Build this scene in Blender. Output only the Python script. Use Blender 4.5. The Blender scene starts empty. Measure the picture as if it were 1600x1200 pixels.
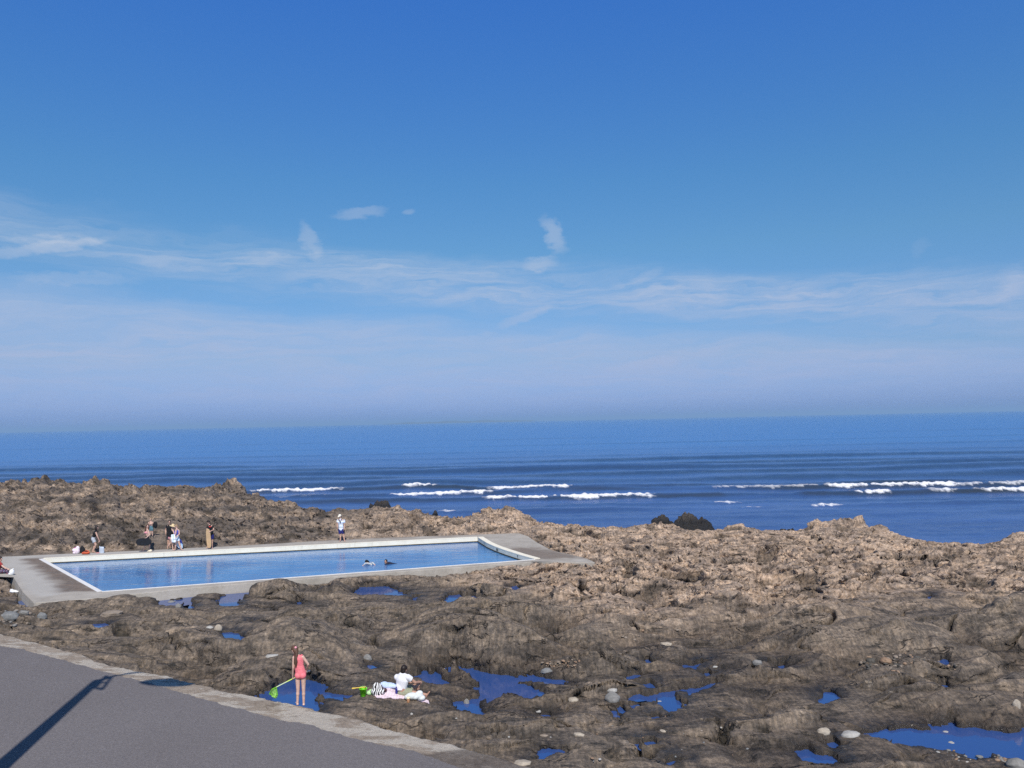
import bpy, bmesh, math, random
import numpy as np
from mathutils import Vector, Matrix

random.seed(7)
PI = math.pi
S = bpy.context.scene
COL = S.collection

# ------------------------------------------------------------------ camera
FPX = 1230.0                      # focal length in pixels of a 1600 wide picture
CAM = np.array([0.0, 0.0, 7.0])   # eye seven metres above the pool deck
PITCH = math.atan(58 / FPX)
ROLL = math.radians(1.217)
_f = np.array([0, math.cos(PITCH), math.sin(PITCH)])
_r0 = np.array([1.0, 0, 0]); _u0 = np.array([0, -math.sin(PITCH), math.cos(PITCH)])
_r = _r0 * math.cos(ROLL) - _u0 * math.sin(ROLL)
_u = _u0 * math.cos(ROLL) + _r0 * math.sin(ROLL)

def ray(px, py):
    return _f * FPX + _r * (px - 800) + _u * (600 - py)

def at(px, py, z=0.0):
    """point of the level z under a direction of sight"""
    d = ray(px, py); t = (z - CAM[2]) / d[2]
    return CAM + d * t

def at_dist(px, py, y):
    d = ray(px, py); return CAM + d * (y / d[1])

cam_d = bpy.data.cameras.new('camera'); cam = bpy.data.objects.new('camera', cam_d); COL.objects.link(cam)
cam_d.sensor_width = 36; cam_d.lens = 36 * FPX / 1600; cam_d.clip_start = 0.1; cam_d.clip_end = 200000
M = Matrix(((_r[0], _u[0], -_f[0], CAM[0]), (_r[1], _u[1], -_f[1], CAM[1]), (_r[2], _u[2], -_f[2], CAM[2]), (0, 0, 0, 1)))
cam.matrix_world = M
S.camera = cam

# ------------------------------------------------------------------ noise
_rng = np.random.RandomState(11)
_perm = _rng.permutation(256).astype(np.int32); _perm = np.concatenate([_perm, _perm])
_g = np.stack([np.cos(np.arange(256) * 2.399), np.sin(np.arange(256) * 2.399)], 1).astype(np.float32)

def perlin(x, y):
    x = np.asarray(x, np.float32); y = np.asarray(y, np.float32)
    xi = np.floor(x).astype(np.int32); yi = np.floor(y).astype(np.int32)
    xf = x - xi; yf = y - yi; xi &= 255; yi &= 255
    u = xf * xf * xf * (xf * (xf * 6 - 15) + 10); v = yf * yf * yf * (yf * (yf * 6 - 15) + 10)
    def g(ix, iy, dx, dy):
        h = _perm[_perm[ix & 255] + (iy & 255)]
        return _g[h, 0] * dx + _g[h, 1] * dy
    a = g(xi, yi, xf, yf); b = g(xi + 1, yi, xf - 1, yf)
    c = g(xi, yi + 1, xf, yf - 1); d = g(xi + 1, yi + 1, xf - 1, yf - 1)
    return (a + u * (b - a) + v * ((c + u * (d - c)) - (a + u * (b - a)))) * 1.5

def fbm(x, y, o=4, gain=.5):
    s = 0; a = 1.0
    for k in range(o):
        s = s + a * perlin(x * 2 ** k + 17.3 * k, y * 2 ** k - 9.1 * k); a *= gain
    return s

def sstep(a, b, x):
    t = np.clip((x - a) / (b - a), 0, 1); return t * t * (3 - 2 * t)

# ------------------------------------------------------------------ object helpers
def link(name, me, mat=None, parent=None, smooth=False):
    o = bpy.data.objects.new(name, me); COL.objects.link(o)
    if mat is not None and len(me.materials) == 0: me.materials.append(mat)
    if parent is not None: o.parent = parent
    if smooth: me.polygons.foreach_set('use_smooth', [True] * len(me.polygons))
    return o

def tag(o, label, cat, group=None):
    o['label'] = label; o['category'] = cat
    if group: o['group'] = group
    return o

def struct(o, label=None):
    o['kind'] = 'structure'
    if label: o['label'] = label
    return o

def empty(name, loc, rz=0.0):
    o = bpy.data.objects.new(name, None); COL.objects.link(o); o.empty_display_size = .2
    o.location = loc; o.rotation_euler = (0, 0, rz); return o

def mesh_np(name, V, F, attrs=None, smooth=True):
    """mesh out of arrays; F is (n,4) or (n,3)"""
    me = bpy.data.meshes.new(name)
    V = np.asarray(V, np.float32); F = np.asarray(F, np.int32); k = F.shape[1]
    me.vertices.add(len(V)); me.vertices.foreach_set('co', V.ravel())
    me.loops.add(F.size); me.loops.foreach_set('vertex_index', F.ravel())
    me.polygons.add(len(F)); me.polygons.foreach_set('loop_start', np.arange(len(F), dtype=np.int32) * k)
    me.update(calc_edges=True)
    me.polygons.foreach_set('use_smooth', np.full(len(F), bool(smooth)))
    for n, a in (attrs or {}).items():
        at_ = me.attributes.new(n, 'FLOAT', 'POINT'); at_.data.foreach_set('value', np.asarray(a, np.float32).ravel())
    me.validate(); return me

def grid_faces(nr, nc):
    i = np.arange(nr * nc).reshape(nr, nc)
    return np.stack([i[:-1, :-1], i[:-1, 1:], i[1:, 1:], i[1:, :-1]], -1).reshape(-1, 4)

def bm_mesh(bm, name):
    me = bpy.data.meshes.new(name); bm.normal_update(); bm.to_mesh(me); bm.free(); return me

def resample(pts, n):
    p = np.asarray(pts, float); s = np.concatenate([[0], np.cumsum(np.linalg.norm(np.diff(p, axis=0), axis=1))])
    t = np.linspace(0, s[-1], n); return np.stack([np.interp(t, s, p[:, k]) for k in range(p.shape[1])], 1)

def inside(poly, X, Y):
    p = np.asarray(poly); r = np.zeros(X.shape, bool); n = len(p)
    for i in range(n):
        x0, y0 = p[i][:2]; x1, y1 = p[(i + 1) % n][:2]
        if y0 == y1: continue
        c = ((y0 > Y) != (y1 > Y)) & (X < (x1 - x0) * (Y - y0) / (y1 - y0) + x0); r ^= c
    return r

def sdf(poly, X, Y):
    """signed distance, negative inside"""
    p = np.asarray(poly); d = np.full(X.shape, 1e9); n = len(p)
    for i in range(n):
        x0, y0 = p[i][:2]; x1, y1 = p[(i + 1) % n][:2]; ex, ey = x1 - x0, y1 - y0
        t = np.clip(((X - x0) * ex + (Y - y0) * ey) / (ex * ex + ey * ey + 1e-12), 0, 1)
        d = np.minimum(d, (X - x0 - t * ex) ** 2 + (Y - y0 - t * ey) ** 2)
    d = np.sqrt(d); return np.where(inside(p, X, Y), -d, d)

# ------------------------------------------------------------------ material helpers
class NT:
    def __init__(s, name):
        s.m = bpy.data.materials.new(name); s.m.use_nodes = True; s.t = s.m.node_tree; s.t.nodes.clear()
        s.out = s.t.nodes.new('ShaderNodeOutputMaterial')
    def n(s, kind, **kw):
        x = s.t.nodes.new('ShaderNode' + kind)
        for k, v in kw.items(): setattr(x, k, v)
        return x
    def l(s, a, b): s.t.links.new(a, b)
    def setin(s, x, k, v):
        if v is None: return
        if hasattr(v, 'links') or isinstance(v, bpy.types.NodeSocket): s.l(v, x.inputs[k])
        else: x.inputs[k].default_value = v
    def coord(s, which='Object'): return s.n('TexCoord').outputs[which]
    def mapping(s, v, scale=(1, 1, 1), rot=(0, 0, 0), loc=(0, 0, 0)):
        x = s.n('Mapping'); s.l(v, x.inputs[0]); x.inputs['Scale'].default_value = scale
        x.inputs['Rotation'].default_value = rot; x.inputs['Location'].default_value = loc; return x.outputs[0]
    def noise(s, v, scale, detail=4, rough=.55, dist=0, out='Fac'):
        x = s.n('TexNoise'); s.l(v, x.inputs['Vector']); x.inputs['Scale'].default_value = scale
        x.inputs['Detail'].default_value = detail; x.inputs['Roughness'].default_value = rough; x.inputs['Distortion'].default_value = dist
        return x.outputs[out]
    def voro(s, v, scale, feature='F1', out='Distance'):
        x = s.n('TexVoronoi'); x.feature = feature; s.l(v, x.inputs['Vector']); x.inputs['Scale'].default_value = scale; return x.outputs[out]
    def ramp(s, v, stops, interp='LINEAR'):
        x = s.n('ValToRGB'); s.l(v, x.inputs[0]); e = x.color_ramp.elements; x.color_ramp.interpolation = interp
        while len(e) < len(stops): e.new(.5)
        for k, (p, c) in enumerate(stops):
            e[k].position = p; e[k].color = (c, c, c, 1) if not hasattr(c, '__len__') else tuple(c) + (1,) if len(c) == 3 else c
        return x.outputs[0]
    def rng(s, v, a, b, c=0., d=1., clamp=True):
        x = s.n('MapRange'); s.l(v, x.inputs[0]); x.clamp = clamp
        for k, q in zip((1, 2, 3, 4), (a, b, c, d)): x.inputs[k].default_value = q
        return x.outputs[0]
    def math(s, op, a, b=None, c=None):
        x = s.n('Math', operation=op); s.setin(x, 0, a); s.setin(x, 1, b)
        if c is not None: s.setin(x, 2, c)
        return x.outputs[0]
    def mix(s, f, a, b, mode='MIX'):
        x = s.n('Mix', data_type='RGBA', blend_type=mode); s.setin(x, 0, f)
        for k, v in ((6, a), (7, b)):
            if isinstance(v, bpy.types.NodeSocket): s.l(v, x.inputs[k])
            else: x.inputs[k].default_value = tuple(v) + (1,) if len(v) == 3 else v
        return x.outputs[2]
    def attr(s, name, out='Fac'):
        x = s.n('Attribute'); x.attribute_name = name; return x.outputs[out]
    def bump(s, h, strength=.5, dist=.05, normal=None):
        x = s.n('Bump'); s.l(h, x.inputs['Height']); x.inputs['Strength'].default_value = strength; x.inputs['Distance'].default_value = dist
        if normal is not None: s.l(normal, x.inputs['Normal'])
        return x.outputs[0]
    def bsdf(s, color, rough=.8, normal=None, spec=.3, **kw):
        b = s.n('BsdfPrincipled')
        if isinstance(color, bpy.types.NodeSocket): s.l(color, b.inputs['Base Color'])
        else: b.inputs['Base Color'].default_value = tuple(color) + (1,)
        s.setin(b, 'Roughness', rough); s.setin(b, 'Specular IOR Level', spec)
        if normal is not None: s.l(normal, b.inputs['Normal'])
        for k, v in kw.items(): s.setin(b, k, v)
        s.l(b.outputs[0], s.out.inputs[0]); return b

def srgb(r, g, b):
    def c(v):
        v /= 255.; return v / 12.92 if v <= .04045 else ((v + .055) / 1.055) ** 2.4
    return (c(r), c(g), c(b))

def fabric(name, col, var=.25, scale=30, rough=.85):
    n = NT(name); co = n.coord()
    f = n.noise(co, scale, 3); g = n.noise(co, scale * .2, 2)
    k = n.math('ADD', n.math('MULTIPLY', f, var), n.math('MULTIPLY', g, var))
    c = n.mix(n.rng(k, .3 * var * 2, .7 * var * 2), tuple(v * (1 - var) for v in col), tuple(min(1, v * (1 + var)) for v in col))
    n.bsdf(c, rough, n.bump(f, .3, .004)); return n.m
# ------------------------------------------------------------------ light
SUN_EL = 50.0; SUN_AZ = 8.5        # behind the camera, a little to its right
az = math.radians(180 - SUN_AZ)    # clockwise from +Y
sd = Vector((math.sin(az) * math.cos(math.radians(SUN_EL)), math.cos(az) * math.cos(math.radians(SUN_EL)), math.sin(math.radians(SUN_EL))))
lt = bpy.data.lights.new('sun', 'SUN'); lt.energy = 4.5; lt.angle = math.radians(.35); lt.color = (1, .935, .86)
sun = bpy.data.objects.new('sun', lt); COL.objects.link(sun)
sun.rotation_euler = (-sd).to_track_quat('-Z', 'Y').to_euler(); sun.location = (0, -20, 40)

W = bpy.data.worlds.new('World'); S.world = W; W.use_nodes = True
w = NT.__new__(NT); w.t = W.node_tree; w.t.nodes.clear()
w.out = w.t.nodes.new('ShaderNodeOutputWorld')
sky = w.n('TexSky'); sky.sky_type = 'NISHITA'; sky.sun_disc = False
sky.sun_elevation = math.radians(SUN_EL); sky.sun_rotation = az
sky.altitude = 0; sky.air_density = 1.0; sky.dust_density = 0.6; sky.ozone_density = 3.0
d = w.coord('Generated')
sep = w.n('SeparateXYZ'); w.l(d, sep.inputs[0])
el = w.math('MULTIPLY', w.math('ARCSINE', sep.outputs[2]), 180 / PI)
azd = w.math('MULTIPLY', w.math('ARCTAN2', sep.outputs[0], sep.outputs[1]), 180 / PI)
def comb(a, b, c=0.0):
    x = w.n('CombineXYZ'); w.setin(x, 0, a); w.setin(x, 1, b); w.setin(x, 2, c); return x.outputs[0]
# streaky high cloud, drawn out along the horizon
warp = w.noise(comb(w.math('MULTIPLY', azd, .07), w.math('MULTIPLY', el, .3)), 1.0, 3, .5)
warp2 = w.noise(comb(w.math('MULTIPLY', azd, .25), w.math('MULTIPLY', el, .9)), 1.0, 4, .6)
elw = w.math('ADD', el, w.math('MULTIPLY', w.math('SUBTRACT', warp, .5), 3.2))
elw = w.math('ADD', elw, w.math('MULTIPLY', w.math('SUBTRACT', warp2, .5), 1.4))
streak = w.noise(comb(w.math('MULTIPLY', azd, .05), w.math('MULTIPLY', elw, .55), 3.7), 1.0, 6, .62)
fine = w.noise(comb(w.math('MULTIPLY', azd, .16), w.math('MULTIPLY', elw, 1.9), 9.1), 1.0, 6, .65)
def bump1(x, c, hw):   # 1 at c, 0 beyond hw
    return w.rng(w.math('ABSOLUTE', w.math('SUBTRACT', x, c)), 0, hw, 1, 0)
def smooth(x):
    return w.ramp(x, [(0, 0.), (1, 1.)], 'EASE')
# upper band, which sinks towards the right
band_c = w.math('ADD', w.math('MULTIPLY', azd, -.085), 9.6)
band = smooth(w.rng(w.math('ABSOLUTE', w.math('SUBTRACT', elw, band_c)), .2, 2.7, 1, 0))
band = w.math('MULTIPLY', band, w.rng(streak, .33, .58, .28, 1))
band = w.math('MULTIPLY', band, w.rng(azd, -34, -8, .62, 1)); band = w.math('MULTIPLY', band, w.rng(fine, .34, .58, .3, 1.1))
# the lower veil
veil_top = w.math('ADD', w.math('MULTIPLY', azd, -.07), 6.9)
veil = smooth(w.rng(w.math('SUBTRACT', elw, veil_top), -1.8, 1.0, 1, 0))
veil = w.math('MULTIPLY', veil, smooth(w.rng(el, .2, 4.0, .25, 1)))
veil = w.math('MULTIPLY', veil, w.rng(fine, .32, .6, .6, 1.06)); veil = w.math('MULTIPLY', veil, w.rng(streak, .34, .6, .7, 1.08))
# single wisps: azimuth, elevation, half length, half width (degrees), tilt
def wisp(a, e, L, Wd, tilt, amt, freq=1.3):
    dx = w.math('SUBTRACT', azd, a); dy = w.math('SUBTRACT', el, e); c, s_ = math.cos(math.radians(tilt)), math.sin(math.radians(tilt))
    uu = w.math('ADD', w.math('MULTIPLY', dx, c / L), w.math('MULTIPLY', dy, s_ / L))
    vv = w.math('ADD', w.math('MULTIPLY', dx, -s_ / Wd), w.math('MULTIPLY', dy, c / Wd))
    nz = w.noise(comb(w.math('MULTIPLY', azd, freq * .7), w.math('MULTIPLY', el, freq * 1.4), a), 1.0, 4, .6)
    vv = w.math('ADD', vv, w.math('MULTIPLY', w.math('SUBTRACT', nz, .5), 2.2))
    r = w.math('ADD', w.math('POWER', w.math('ABSOLUTE', uu), 2), w.math('POWER', w.math('ABSOLUTE', vv), 2))
    return w.math('MULTIPLY', smooth(w.rng(r, 0, 1.0, 1, 0)), amt)
def pa(px, py):
    v = ray(px, py); v = v / np.linalg.norm(v); return math.degrees(math.atan2(v[0], v[1])), math.degrees(math.asin(v[2]))
tot = w.math('ADD', w.math('MULTIPLY', band, .70), w.math('MULTIPLY', veil, .68))
for (px, py, L, Wd, tl, am) in [(866, 366, 1.8, .85, -62, .42), (843, 411, 1.6, .6, 5, .34), (562, 333, 2.4, .5, 8, .30), (638, 330, .6, .3, 10, .25),
                                (486, 377, 1.8, .75, -65, .34), (60, 388, 5.0, .45, 13, .36), (90, 375, 3.6, .4, 4, .28), (1437, 388, .9, .6, 60, .08), (1585, 440, 1.2, 1.4, -50, .2),
                                (820, 495, 2.6, .45, 18, .34), (1010, 432, 1.6, .4, 20, .2), (120, 435, 4.5, .5, 2, .25)]:
    a_, e_ = pa(px, py); tot = w.math('ADD', tot, wisp(a_, e_, L, Wd, tl, am))
tot = w.math('MINIMUM', tot, .85)
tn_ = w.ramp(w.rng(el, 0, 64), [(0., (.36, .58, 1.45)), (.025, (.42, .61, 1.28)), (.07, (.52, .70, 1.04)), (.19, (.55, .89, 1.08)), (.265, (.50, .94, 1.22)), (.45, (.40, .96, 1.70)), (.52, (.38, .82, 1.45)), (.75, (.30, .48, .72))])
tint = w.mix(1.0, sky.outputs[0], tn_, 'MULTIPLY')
cloud = w.mix(w.rng(el, 0, 12), (3.9, 4.55, 6.9), (4.8, 5.7, 7.2))
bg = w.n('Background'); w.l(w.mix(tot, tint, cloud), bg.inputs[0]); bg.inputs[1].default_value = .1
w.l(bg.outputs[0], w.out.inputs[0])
S.view_settings.view_transform = 'Standard'; S.view_settings.look = 'None'; S.view_settings.exposure = 0; S.view_settings.gamma = 1
S.cycles.max_bounces = 6; S.cycles.diffuse_bounces = 3; S.cycles.glossy_bounces = 4; S.cycles.use_denoising = False
# ------------------------------------------------------------------ ground plan
SEA = -1.6
def slip_z(x): return .23 - .065 * x          # the slipway falls towards the right
def at_slip(px, py):
    d = ray(px, py)                            # z = .23 - .065 x
    t = (.23 - CAM[2] - .065 * (-CAM[0])) / (d[2] + .065 * d[0]); return CAM + d * t

POOL_FL = at(67, 873)[:2]; POOL_NL = at(160, 924)[:2]; POOL_NR = at(835, 874)[:2]; POOL_FR = at(746, 839.6)[:2]
RIM_R = [at(*p)[:2] for p in [(746, 839.6), (752, 843.5), (760, 848.5), (772, 854), (790, 860.5), (812, 867.5), (835, 874)]]
DECK_OUT = [at(*p)[:2] for p in [(-90, 872), (4, 870), (100, 865.5), (250, 859), (400, 851), (500, 845), (600, 840), (740, 835.5), (810, 833), (825, 838),
            (838, 847), (862, 860), (915, 872), (930, 879), (835, 877.5), (700, 887.5), (500, 902.5), (300, 918), (160, 933.5), (54, 942), (36, 924), (22, 902), (-90, 898)]]
KERB_OUT = [at_slip(*p)[:2] for p in [(-420, 950), (-200, 963), (-60, 978), (0, 991), (35, 1000), (62, 1006), (95, 1014), (125, 1022), (150, 1034), (175, 1040), (212, 1047), (237, 1051), (265, 1057),
            (307, 1070), (350, 1080), (400, 1089), (425, 1096), (462, 1102), (500, 1110), (550, 1122), (600, 1136), (650, 1150), (700, 1162), (735, 1170), (752, 1176), (800, 1190), (845, 1204), (910, 1228)]]
KERB_IN = [at_slip(*p)[:2] for p in [(-420, 962), (-200, 978), (-60, 996), (0, 1011), (37, 1017), (75, 1027), (107, 1036), (140, 1045), (195, 1060), (250, 1075), (300, 1089), (350, 1104), (400, 1117),
            (430, 1125), (487, 1136), (512, 1146), (550, 1156), (600, 1167), (650, 1177), (680, 1188), (715, 1201), (770, 1222), (840, 1252)]]

CTRL = [(-150,985,.9),(0,975,.5),(0,950,-.1),(0,920,-.25),(-100,930,-.1),(-250,900,.3),(-250,950,.5),
(100,1000,.6),(100,985,.5),(100,965,-.1),(100,945,-.3),(60,955,-.35),
(200,1028,.35),(200,1005,.35),(200,985,.3),(200,965,-.1),(200,945,-.4),
(300,1058,-.1),(300,1025,0),(300,995,.3),(300,965,0),(300,945,-.38),
(400,1075,-.2),(400,1035,-.15),(400,1000,.25),(400,965,.1),(400,935,-.32),
(500,1060,-.25),(500,1030,0),(500,990,.25),(500,950,0),(500,922,-.32),
(600,1125,.0),(600,1085,-.2),(600,1055,-.35),(600,1010,.1),(600,970,.1),(600,932,-.38),
(700,1145,-.1),(700,1100,-.5),(700,1060,-.5),(700,1020,0),(700,970,.2),(700,935,-.32),
(800,1180,-.2),(800,1130,-.2),(800,1080,-.7),(800,1048,-.65),(800,998,.25),(800,950,.0),(800,910,-.25),
(950,1180,-.2),(950,1125,-.3),(950,1075,-.6),(950,1037,-.6),(950,995,.25),(950,940,.1),(950,890,-.15),(950,855,-.3),
(1100,1180,-.2),(1100,1120,-.3),(1100,1060,-.7),(1100,1037,-.6),(1100,998,.25),(1100,940,.2),(1100,880,.1),(1100,848,-.2),
(1250,1180,-.4),(1250,1125,-.3),(1250,1075,-.5),(1250,1030,-.6),(1250,985,.3),(1250,930,.2),(1250,875,.0),
(1400,1190,-.4),(1400,1150,-.8),(1400,1110,-.3),(1400,1060,-.5),(1400,1030,-.6),(1400,980,.25),(1400,920,.15),(1400,875,-.2),
(1600,1200,-.5),(1600,1150,-.8),(1600,1105,-.2),(1600,1050,-.4),(1600,1015,-.3),(1600,980,.1),(1600,920,.1),(1600,875,-.3),
(1900,1150,-.6),(1900,1050,-.3),(1900,980,.1),(1900,920,.1),(1900,875,-.3),(1900,1250,-.5),(1600,1290,-.4),(1250,1290,-.3),(900,1290,-.2),
(0,862,.2),(100,860,.15),(100,828,1.0),(100,790,1.9),(-200,820,1.4),(-200,870,.2),(-200,780,2.2),(0,825,1.1),(0,790,2.0),
(180,855,.1),(180,820,1.1),(250,852,.1),(250,820,1.0),(250,790,1.6),(330,815,.9),(330,790,1.5),(400,846,.1),(400,815,.8),(400,790,1.2),(530,838,.1),(530,812,.5),(650,832,.1),(650,815,.35),
(760,826,.1),(820,824,.1),(870,848,-.1),(850,835,.0)]
SKYLINE = [(-250,748,72),(-120,750,72),(0,753,70),(15,754,70),(30,757,69),(50,754,69),(65,750,69),(80,750,69),(97,749,69),(108,755,68),(125,757,68),(140,752,68),(150,748,68),(160,755,68),(172,753,68),(180,761,67),(230,762,67),(260,759,67),
(290,758,66),(310,760,66),(325,768,66),(333,758,66),(345,757,66),(360,752,66),(370,749,66),(380,760,65),(392,765,65),(405,769,64),(430,774,63),(460,780,62),(490,788,60),(515,795,60),(535,798,59),(545,797,59),(560,799,58),(580,798,58),
(600,798,57),(620,793,57),(640,797,56),(660,802,56),(675,809,56),(690,812,56),(715,814,55),(740,811,55),(755,804,55),(780,801,55),(800,800,54),(815,803,54),(830,813,54),(845,822,54),(860,824,53),(875,825,53),(882,818,53),(895,821,53),
(905,819,53),(920,826,53),(950,828,52),(965,824,52),(985,823,52),(1005,821,52),(1020,818,52),(1040,821,52),(1060,826,51),(1080,829,51),(1110,832,50),(1130,830,50),(1145,826,50),(1160,824,50),(1180,827,50),(1195,834,50),(1210,833,50),
(1230,833,50),(1240,831,50),(1262,834,50),(1267,825,50),(1290,822,50),(1330,821,49),(1350,824,49),(1375,827,49),(1390,831,49),(1400,839,48),(1415,846,48),(1435,848,48),(1460,849,48),(1480,852,47),(1500,855,47),(1535,857,46),(1555,853,46),(1572,843,46),
(1600,840,46),(1660,842,46),(1800,850,46),(1950,850,46)]
_cp = [at(x, y, z) for x, y, z in CTRL]
_sk = [at_dist(x, y, D) for x, y, D in SKYLINE]
for p in _sk:
    u = p.copy(); k = 1 + 4.0 / p[1]; _cp.append(np.array([u[0] * k, u[1] * k, p[2] * .25 - 1.5]))
    k = 1 + 10.0 / p[1]; _cp.append(np.array([u[0] * k, u[1] * k, -3.4]))
_cp += [np.array(p) - np.array([0, 0, .12 + .5 * (p[0] < -14)]) for p in _sk]
for X in (-30, -20, -10, 0, 8, 16, 26): _cp.append(np.array([X, 4.0, .0]))
_cp = np.array(_cp)

def rbf_fit(P):
    n = len(P); D = np.hypot(P[:, None, 0] - P[None, :, 0], P[:, None, 1] - P[None, :, 1])
    A = np.zeros((n + 3, n + 3)); A[:n, :n] = D + np.eye(n) * -.05; A[:n, n] = 1; A[:n, n + 1:] = P[:, :2]; A[n, :n] = 1; A[n + 1:, :n] = P[:, :2].T
    return np.linalg.solve(A, np.concatenate([P[:, 2], [0, 0, 0]]))
_w = rbf_fit(_cp)
def base_h(X, Y):
    s = _w[-3] + _w[-2] * X + _w[-1] * Y
    for k in range(len(_cp)): s = s + _w[k] * np.hypot(X - _cp[k, 0], Y - _cp[k, 1])
    return s

# polar grid of the ground under the eye: fine rows near, coarse rows far
NA, NR = 1240, 1080
_az = np.radians(np.linspace(-44, 44, NA)); R0, R1 = 8.0, 92.0
_rr = R0 * (R1 / R0) ** np.linspace(0, 1, NR)
A_, R_ = np.meshgrid(_az, _rr); TX = (np.sin(A_) * R_); TY = (np.cos(A_) * R_)
# base on a coarse grid, then spread over the fine one
_ca = np.linspace(0, NA - 1, 310); _cr = np.linspace(0, NR - 1, 270)
ca, cr = np.meshgrid(np.interp(_ca, np.arange(NA), _az), np.exp(np.interp(_cr, np.arange(NR), np.log(_rr))))
cb = base_h(np.sin(ca) * cr, np.cos(ca) * cr)
def spread(c):
    t = np.stack([np.interp(np.arange(NA), _ca, row) for row in c])
    return np.stack([np.interp(np.arange(NR), _cr, t[:, k]) for k in range(NA)], 1)
B = spread(cb)

def rot2(x, y, a):
    c, s = math.cos(math.radians(a)), math.sin(math.radians(a)); return c * x + s * y, -s * x + c * y
rid = lambda a, b: .5 - np.abs(perlin(a, b))
wx = fbm(TX / 5, TY / 5, 2) * .9; wy = fbm(TX / 5 + 40, TY / 5 - 13, 2) * .9
wx = wx + fbm(TX / 1.3 + 7, TY / 1.3, 2) * .16; wy = wy + fbm(TX / 1.3 - 21, TY / 1.3 + 5, 2) * .16
X2, Y2 = TX + wx, TY + wy
s1, t1 = rot2(X2, Y2, 9)
far = sstep(25.5, 31, TY + 1.5 * perlin(TX / 6, TY / 6) - .06 * TX - 9.5 * sstep(5, -5, TX + 2 * perlin(TX / 5, TY / 5)))
leftridge = sstep(-6, -16, TX) * sstep(43, 46, TY)
# near shelf: worn humps with sharp creases between them
hump = np.abs(perlin(s1 / 6.0, t1 / 2.3)) * 1.1 + np.abs(perlin(s1 / 2.6 + 5, t1 / .95)) * .36 - .44
near = hump + .035 * fbm(s1 / .5, t1 / .3, 3) + .03 * (.5 - np.abs(perlin(s1 / .9 - 4, t1 / .22)))
crack = sstep(.05, .0, np.abs(perlin(s1 / 4.5 + 11, t1 / 1.5 - 3))) * sstep(-.1, .35, perlin(TX / 3 + 3, TY / 3))
bedq = (t1 + .35 * perlin(s1 / 3, t1 / 2)) / .42; bedf = bedq - np.floor(bedq); beds = np.where(bedf < .8, bedf / .8, (1 - bedf) / .2) - .5
near = near + .10 * beds * sstep(-.05, .35, perlin(TX / 3.3 + 21, TY / 2.6 - 8))
crack2 = sstep(.035, .0, np.abs(perlin(s1 / 2.6 - 7, t1 / .75 + 5))) * sstep(.0, .3, perlin(TX / 2.2 - 9, TY / 2.2))
near = near - .5 * crack - .3 * crack2 + .08 * rid(s1 / 1.1 + 3, t1 / .55) - .03
# far shelf: rough, broken, many small heads
s2, t2 = rot2(X2, Y2, -14)
rough = .66 * rid(s2 / 3.8, t2 / 2.7) + .52 * rid(s2 / 1.5 + 8, t2 / 1.05) + .26 * rid(s2 / .62, t2 / .5 + 3) + .16 * rid(s2 / .3 + 1, t2 / .27) + .05 * perlin(TX / .13, TY / .16)
hol = sstep(.12, .5, perlin(s2 / 1.5 - 31, t2 / 1.1 + 17)); rough = rough - .3 * hol - .22
# tilted slabs of the ridge on the left
sl = (TX * .8 + TY * .45 + wx * .8) / 1.5; saw = sl - np.floor(sl); saw = np.where(saw < .78, saw / .78, (1 - saw) / .22)
sl2 = (TX * .9 + TY * .25 + wy * .6) / .52 + 2.1 * perlin(TX / 3, TY / 3); saw2 = sl2 - np.floor(sl2); saw2 = np.where(saw2 < .8, saw2 / .8, (1 - saw2) / .2)
slab = .5 * (saw - .5) * (0.5 + perlin(TX / 4, TY / 4)) + .2 * (saw2 - .5) + .5 * rid(s2 / 3.2, t2 / 2.4) + .3 * rid(s2 / 1.1, t2 / .8) + .14 * rid(s2 / .45, t2 / .4) - .2
rough = rough * (1 - leftridge) + slab * leftridge
amp_far = 1.0 - .35 * sstep(0, 12, TX) * sstep(40, 48, TY)
REL = near * (1 - far) + rough * far * amp_far
# keep the ground calm right behind the skyline so that the crest stays where it is
H = B + REL
# worn ledges: the bedding breaks off in steps
stp = .26; q = (H + .12 * perlin(TX / 2.5, TY / 2.5) + .05 * perlin(TX / .5, TY / .5)) / stp; fl = np.floor(q); fr = q - fl; ter = (fl + sstep(.55, .95, fr)) * stp
led = .55 * (1 - far) * sstep(-.2, .3, perlin(TX / 4 + 9, TY / 4)); H = H + (ter - q * stp) * led
# upstanding heads on the left crest and along the shore
for (px, py, D, r, hh) in [(366, 752, 66, 1.0, .75), (338, 758, 66, .8, .65), (95, 752, 69, 2.0, .6), (150, 750, 68, .9, .8), (171, 755, 68, .7, .55), (60, 753, 69, 1.2, .45), (20, 755, 69, 1.5, .35), (215, 764, 67, 1.4, .3), (290, 761, 66, 1.6, .35), (125, 757, 68, .6, .3), (405, 771, 64, .9, .3), (455, 781, 62, .8, .3), (884, 818, 53, .45, .4), (904, 819, 53, .4, .35),
                           (1300, 822, 50, 2.0, .3), (1590, 840, 46, 1.2, .4), (1268, 827, 50, .45, .3), (1330, 822, 49, .6, .22), (1375, 828, 49, .5, .22), (1345, 826, 49, .35, .25), (800, 801, 54, .8, .2), (765, 805, 55, .5, .25), (1040, 821, 52, .6, .2), (1150, 826, 50, .7, .22), (620, 794, 57, .5, .3), (590, 799, 57, .5, .25), (935, 827, 53, .4, .25)]:
    c = at_dist(px, py, D)
    dd = np.hypot(TX - c[0], TY - c[1]); wob = 1 + .5 * perlin(TX / .6, TY / .6)
    H += hh * np.clip(1 - (dd / r * wob) ** 2, 0, 1) ** .7

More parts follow.
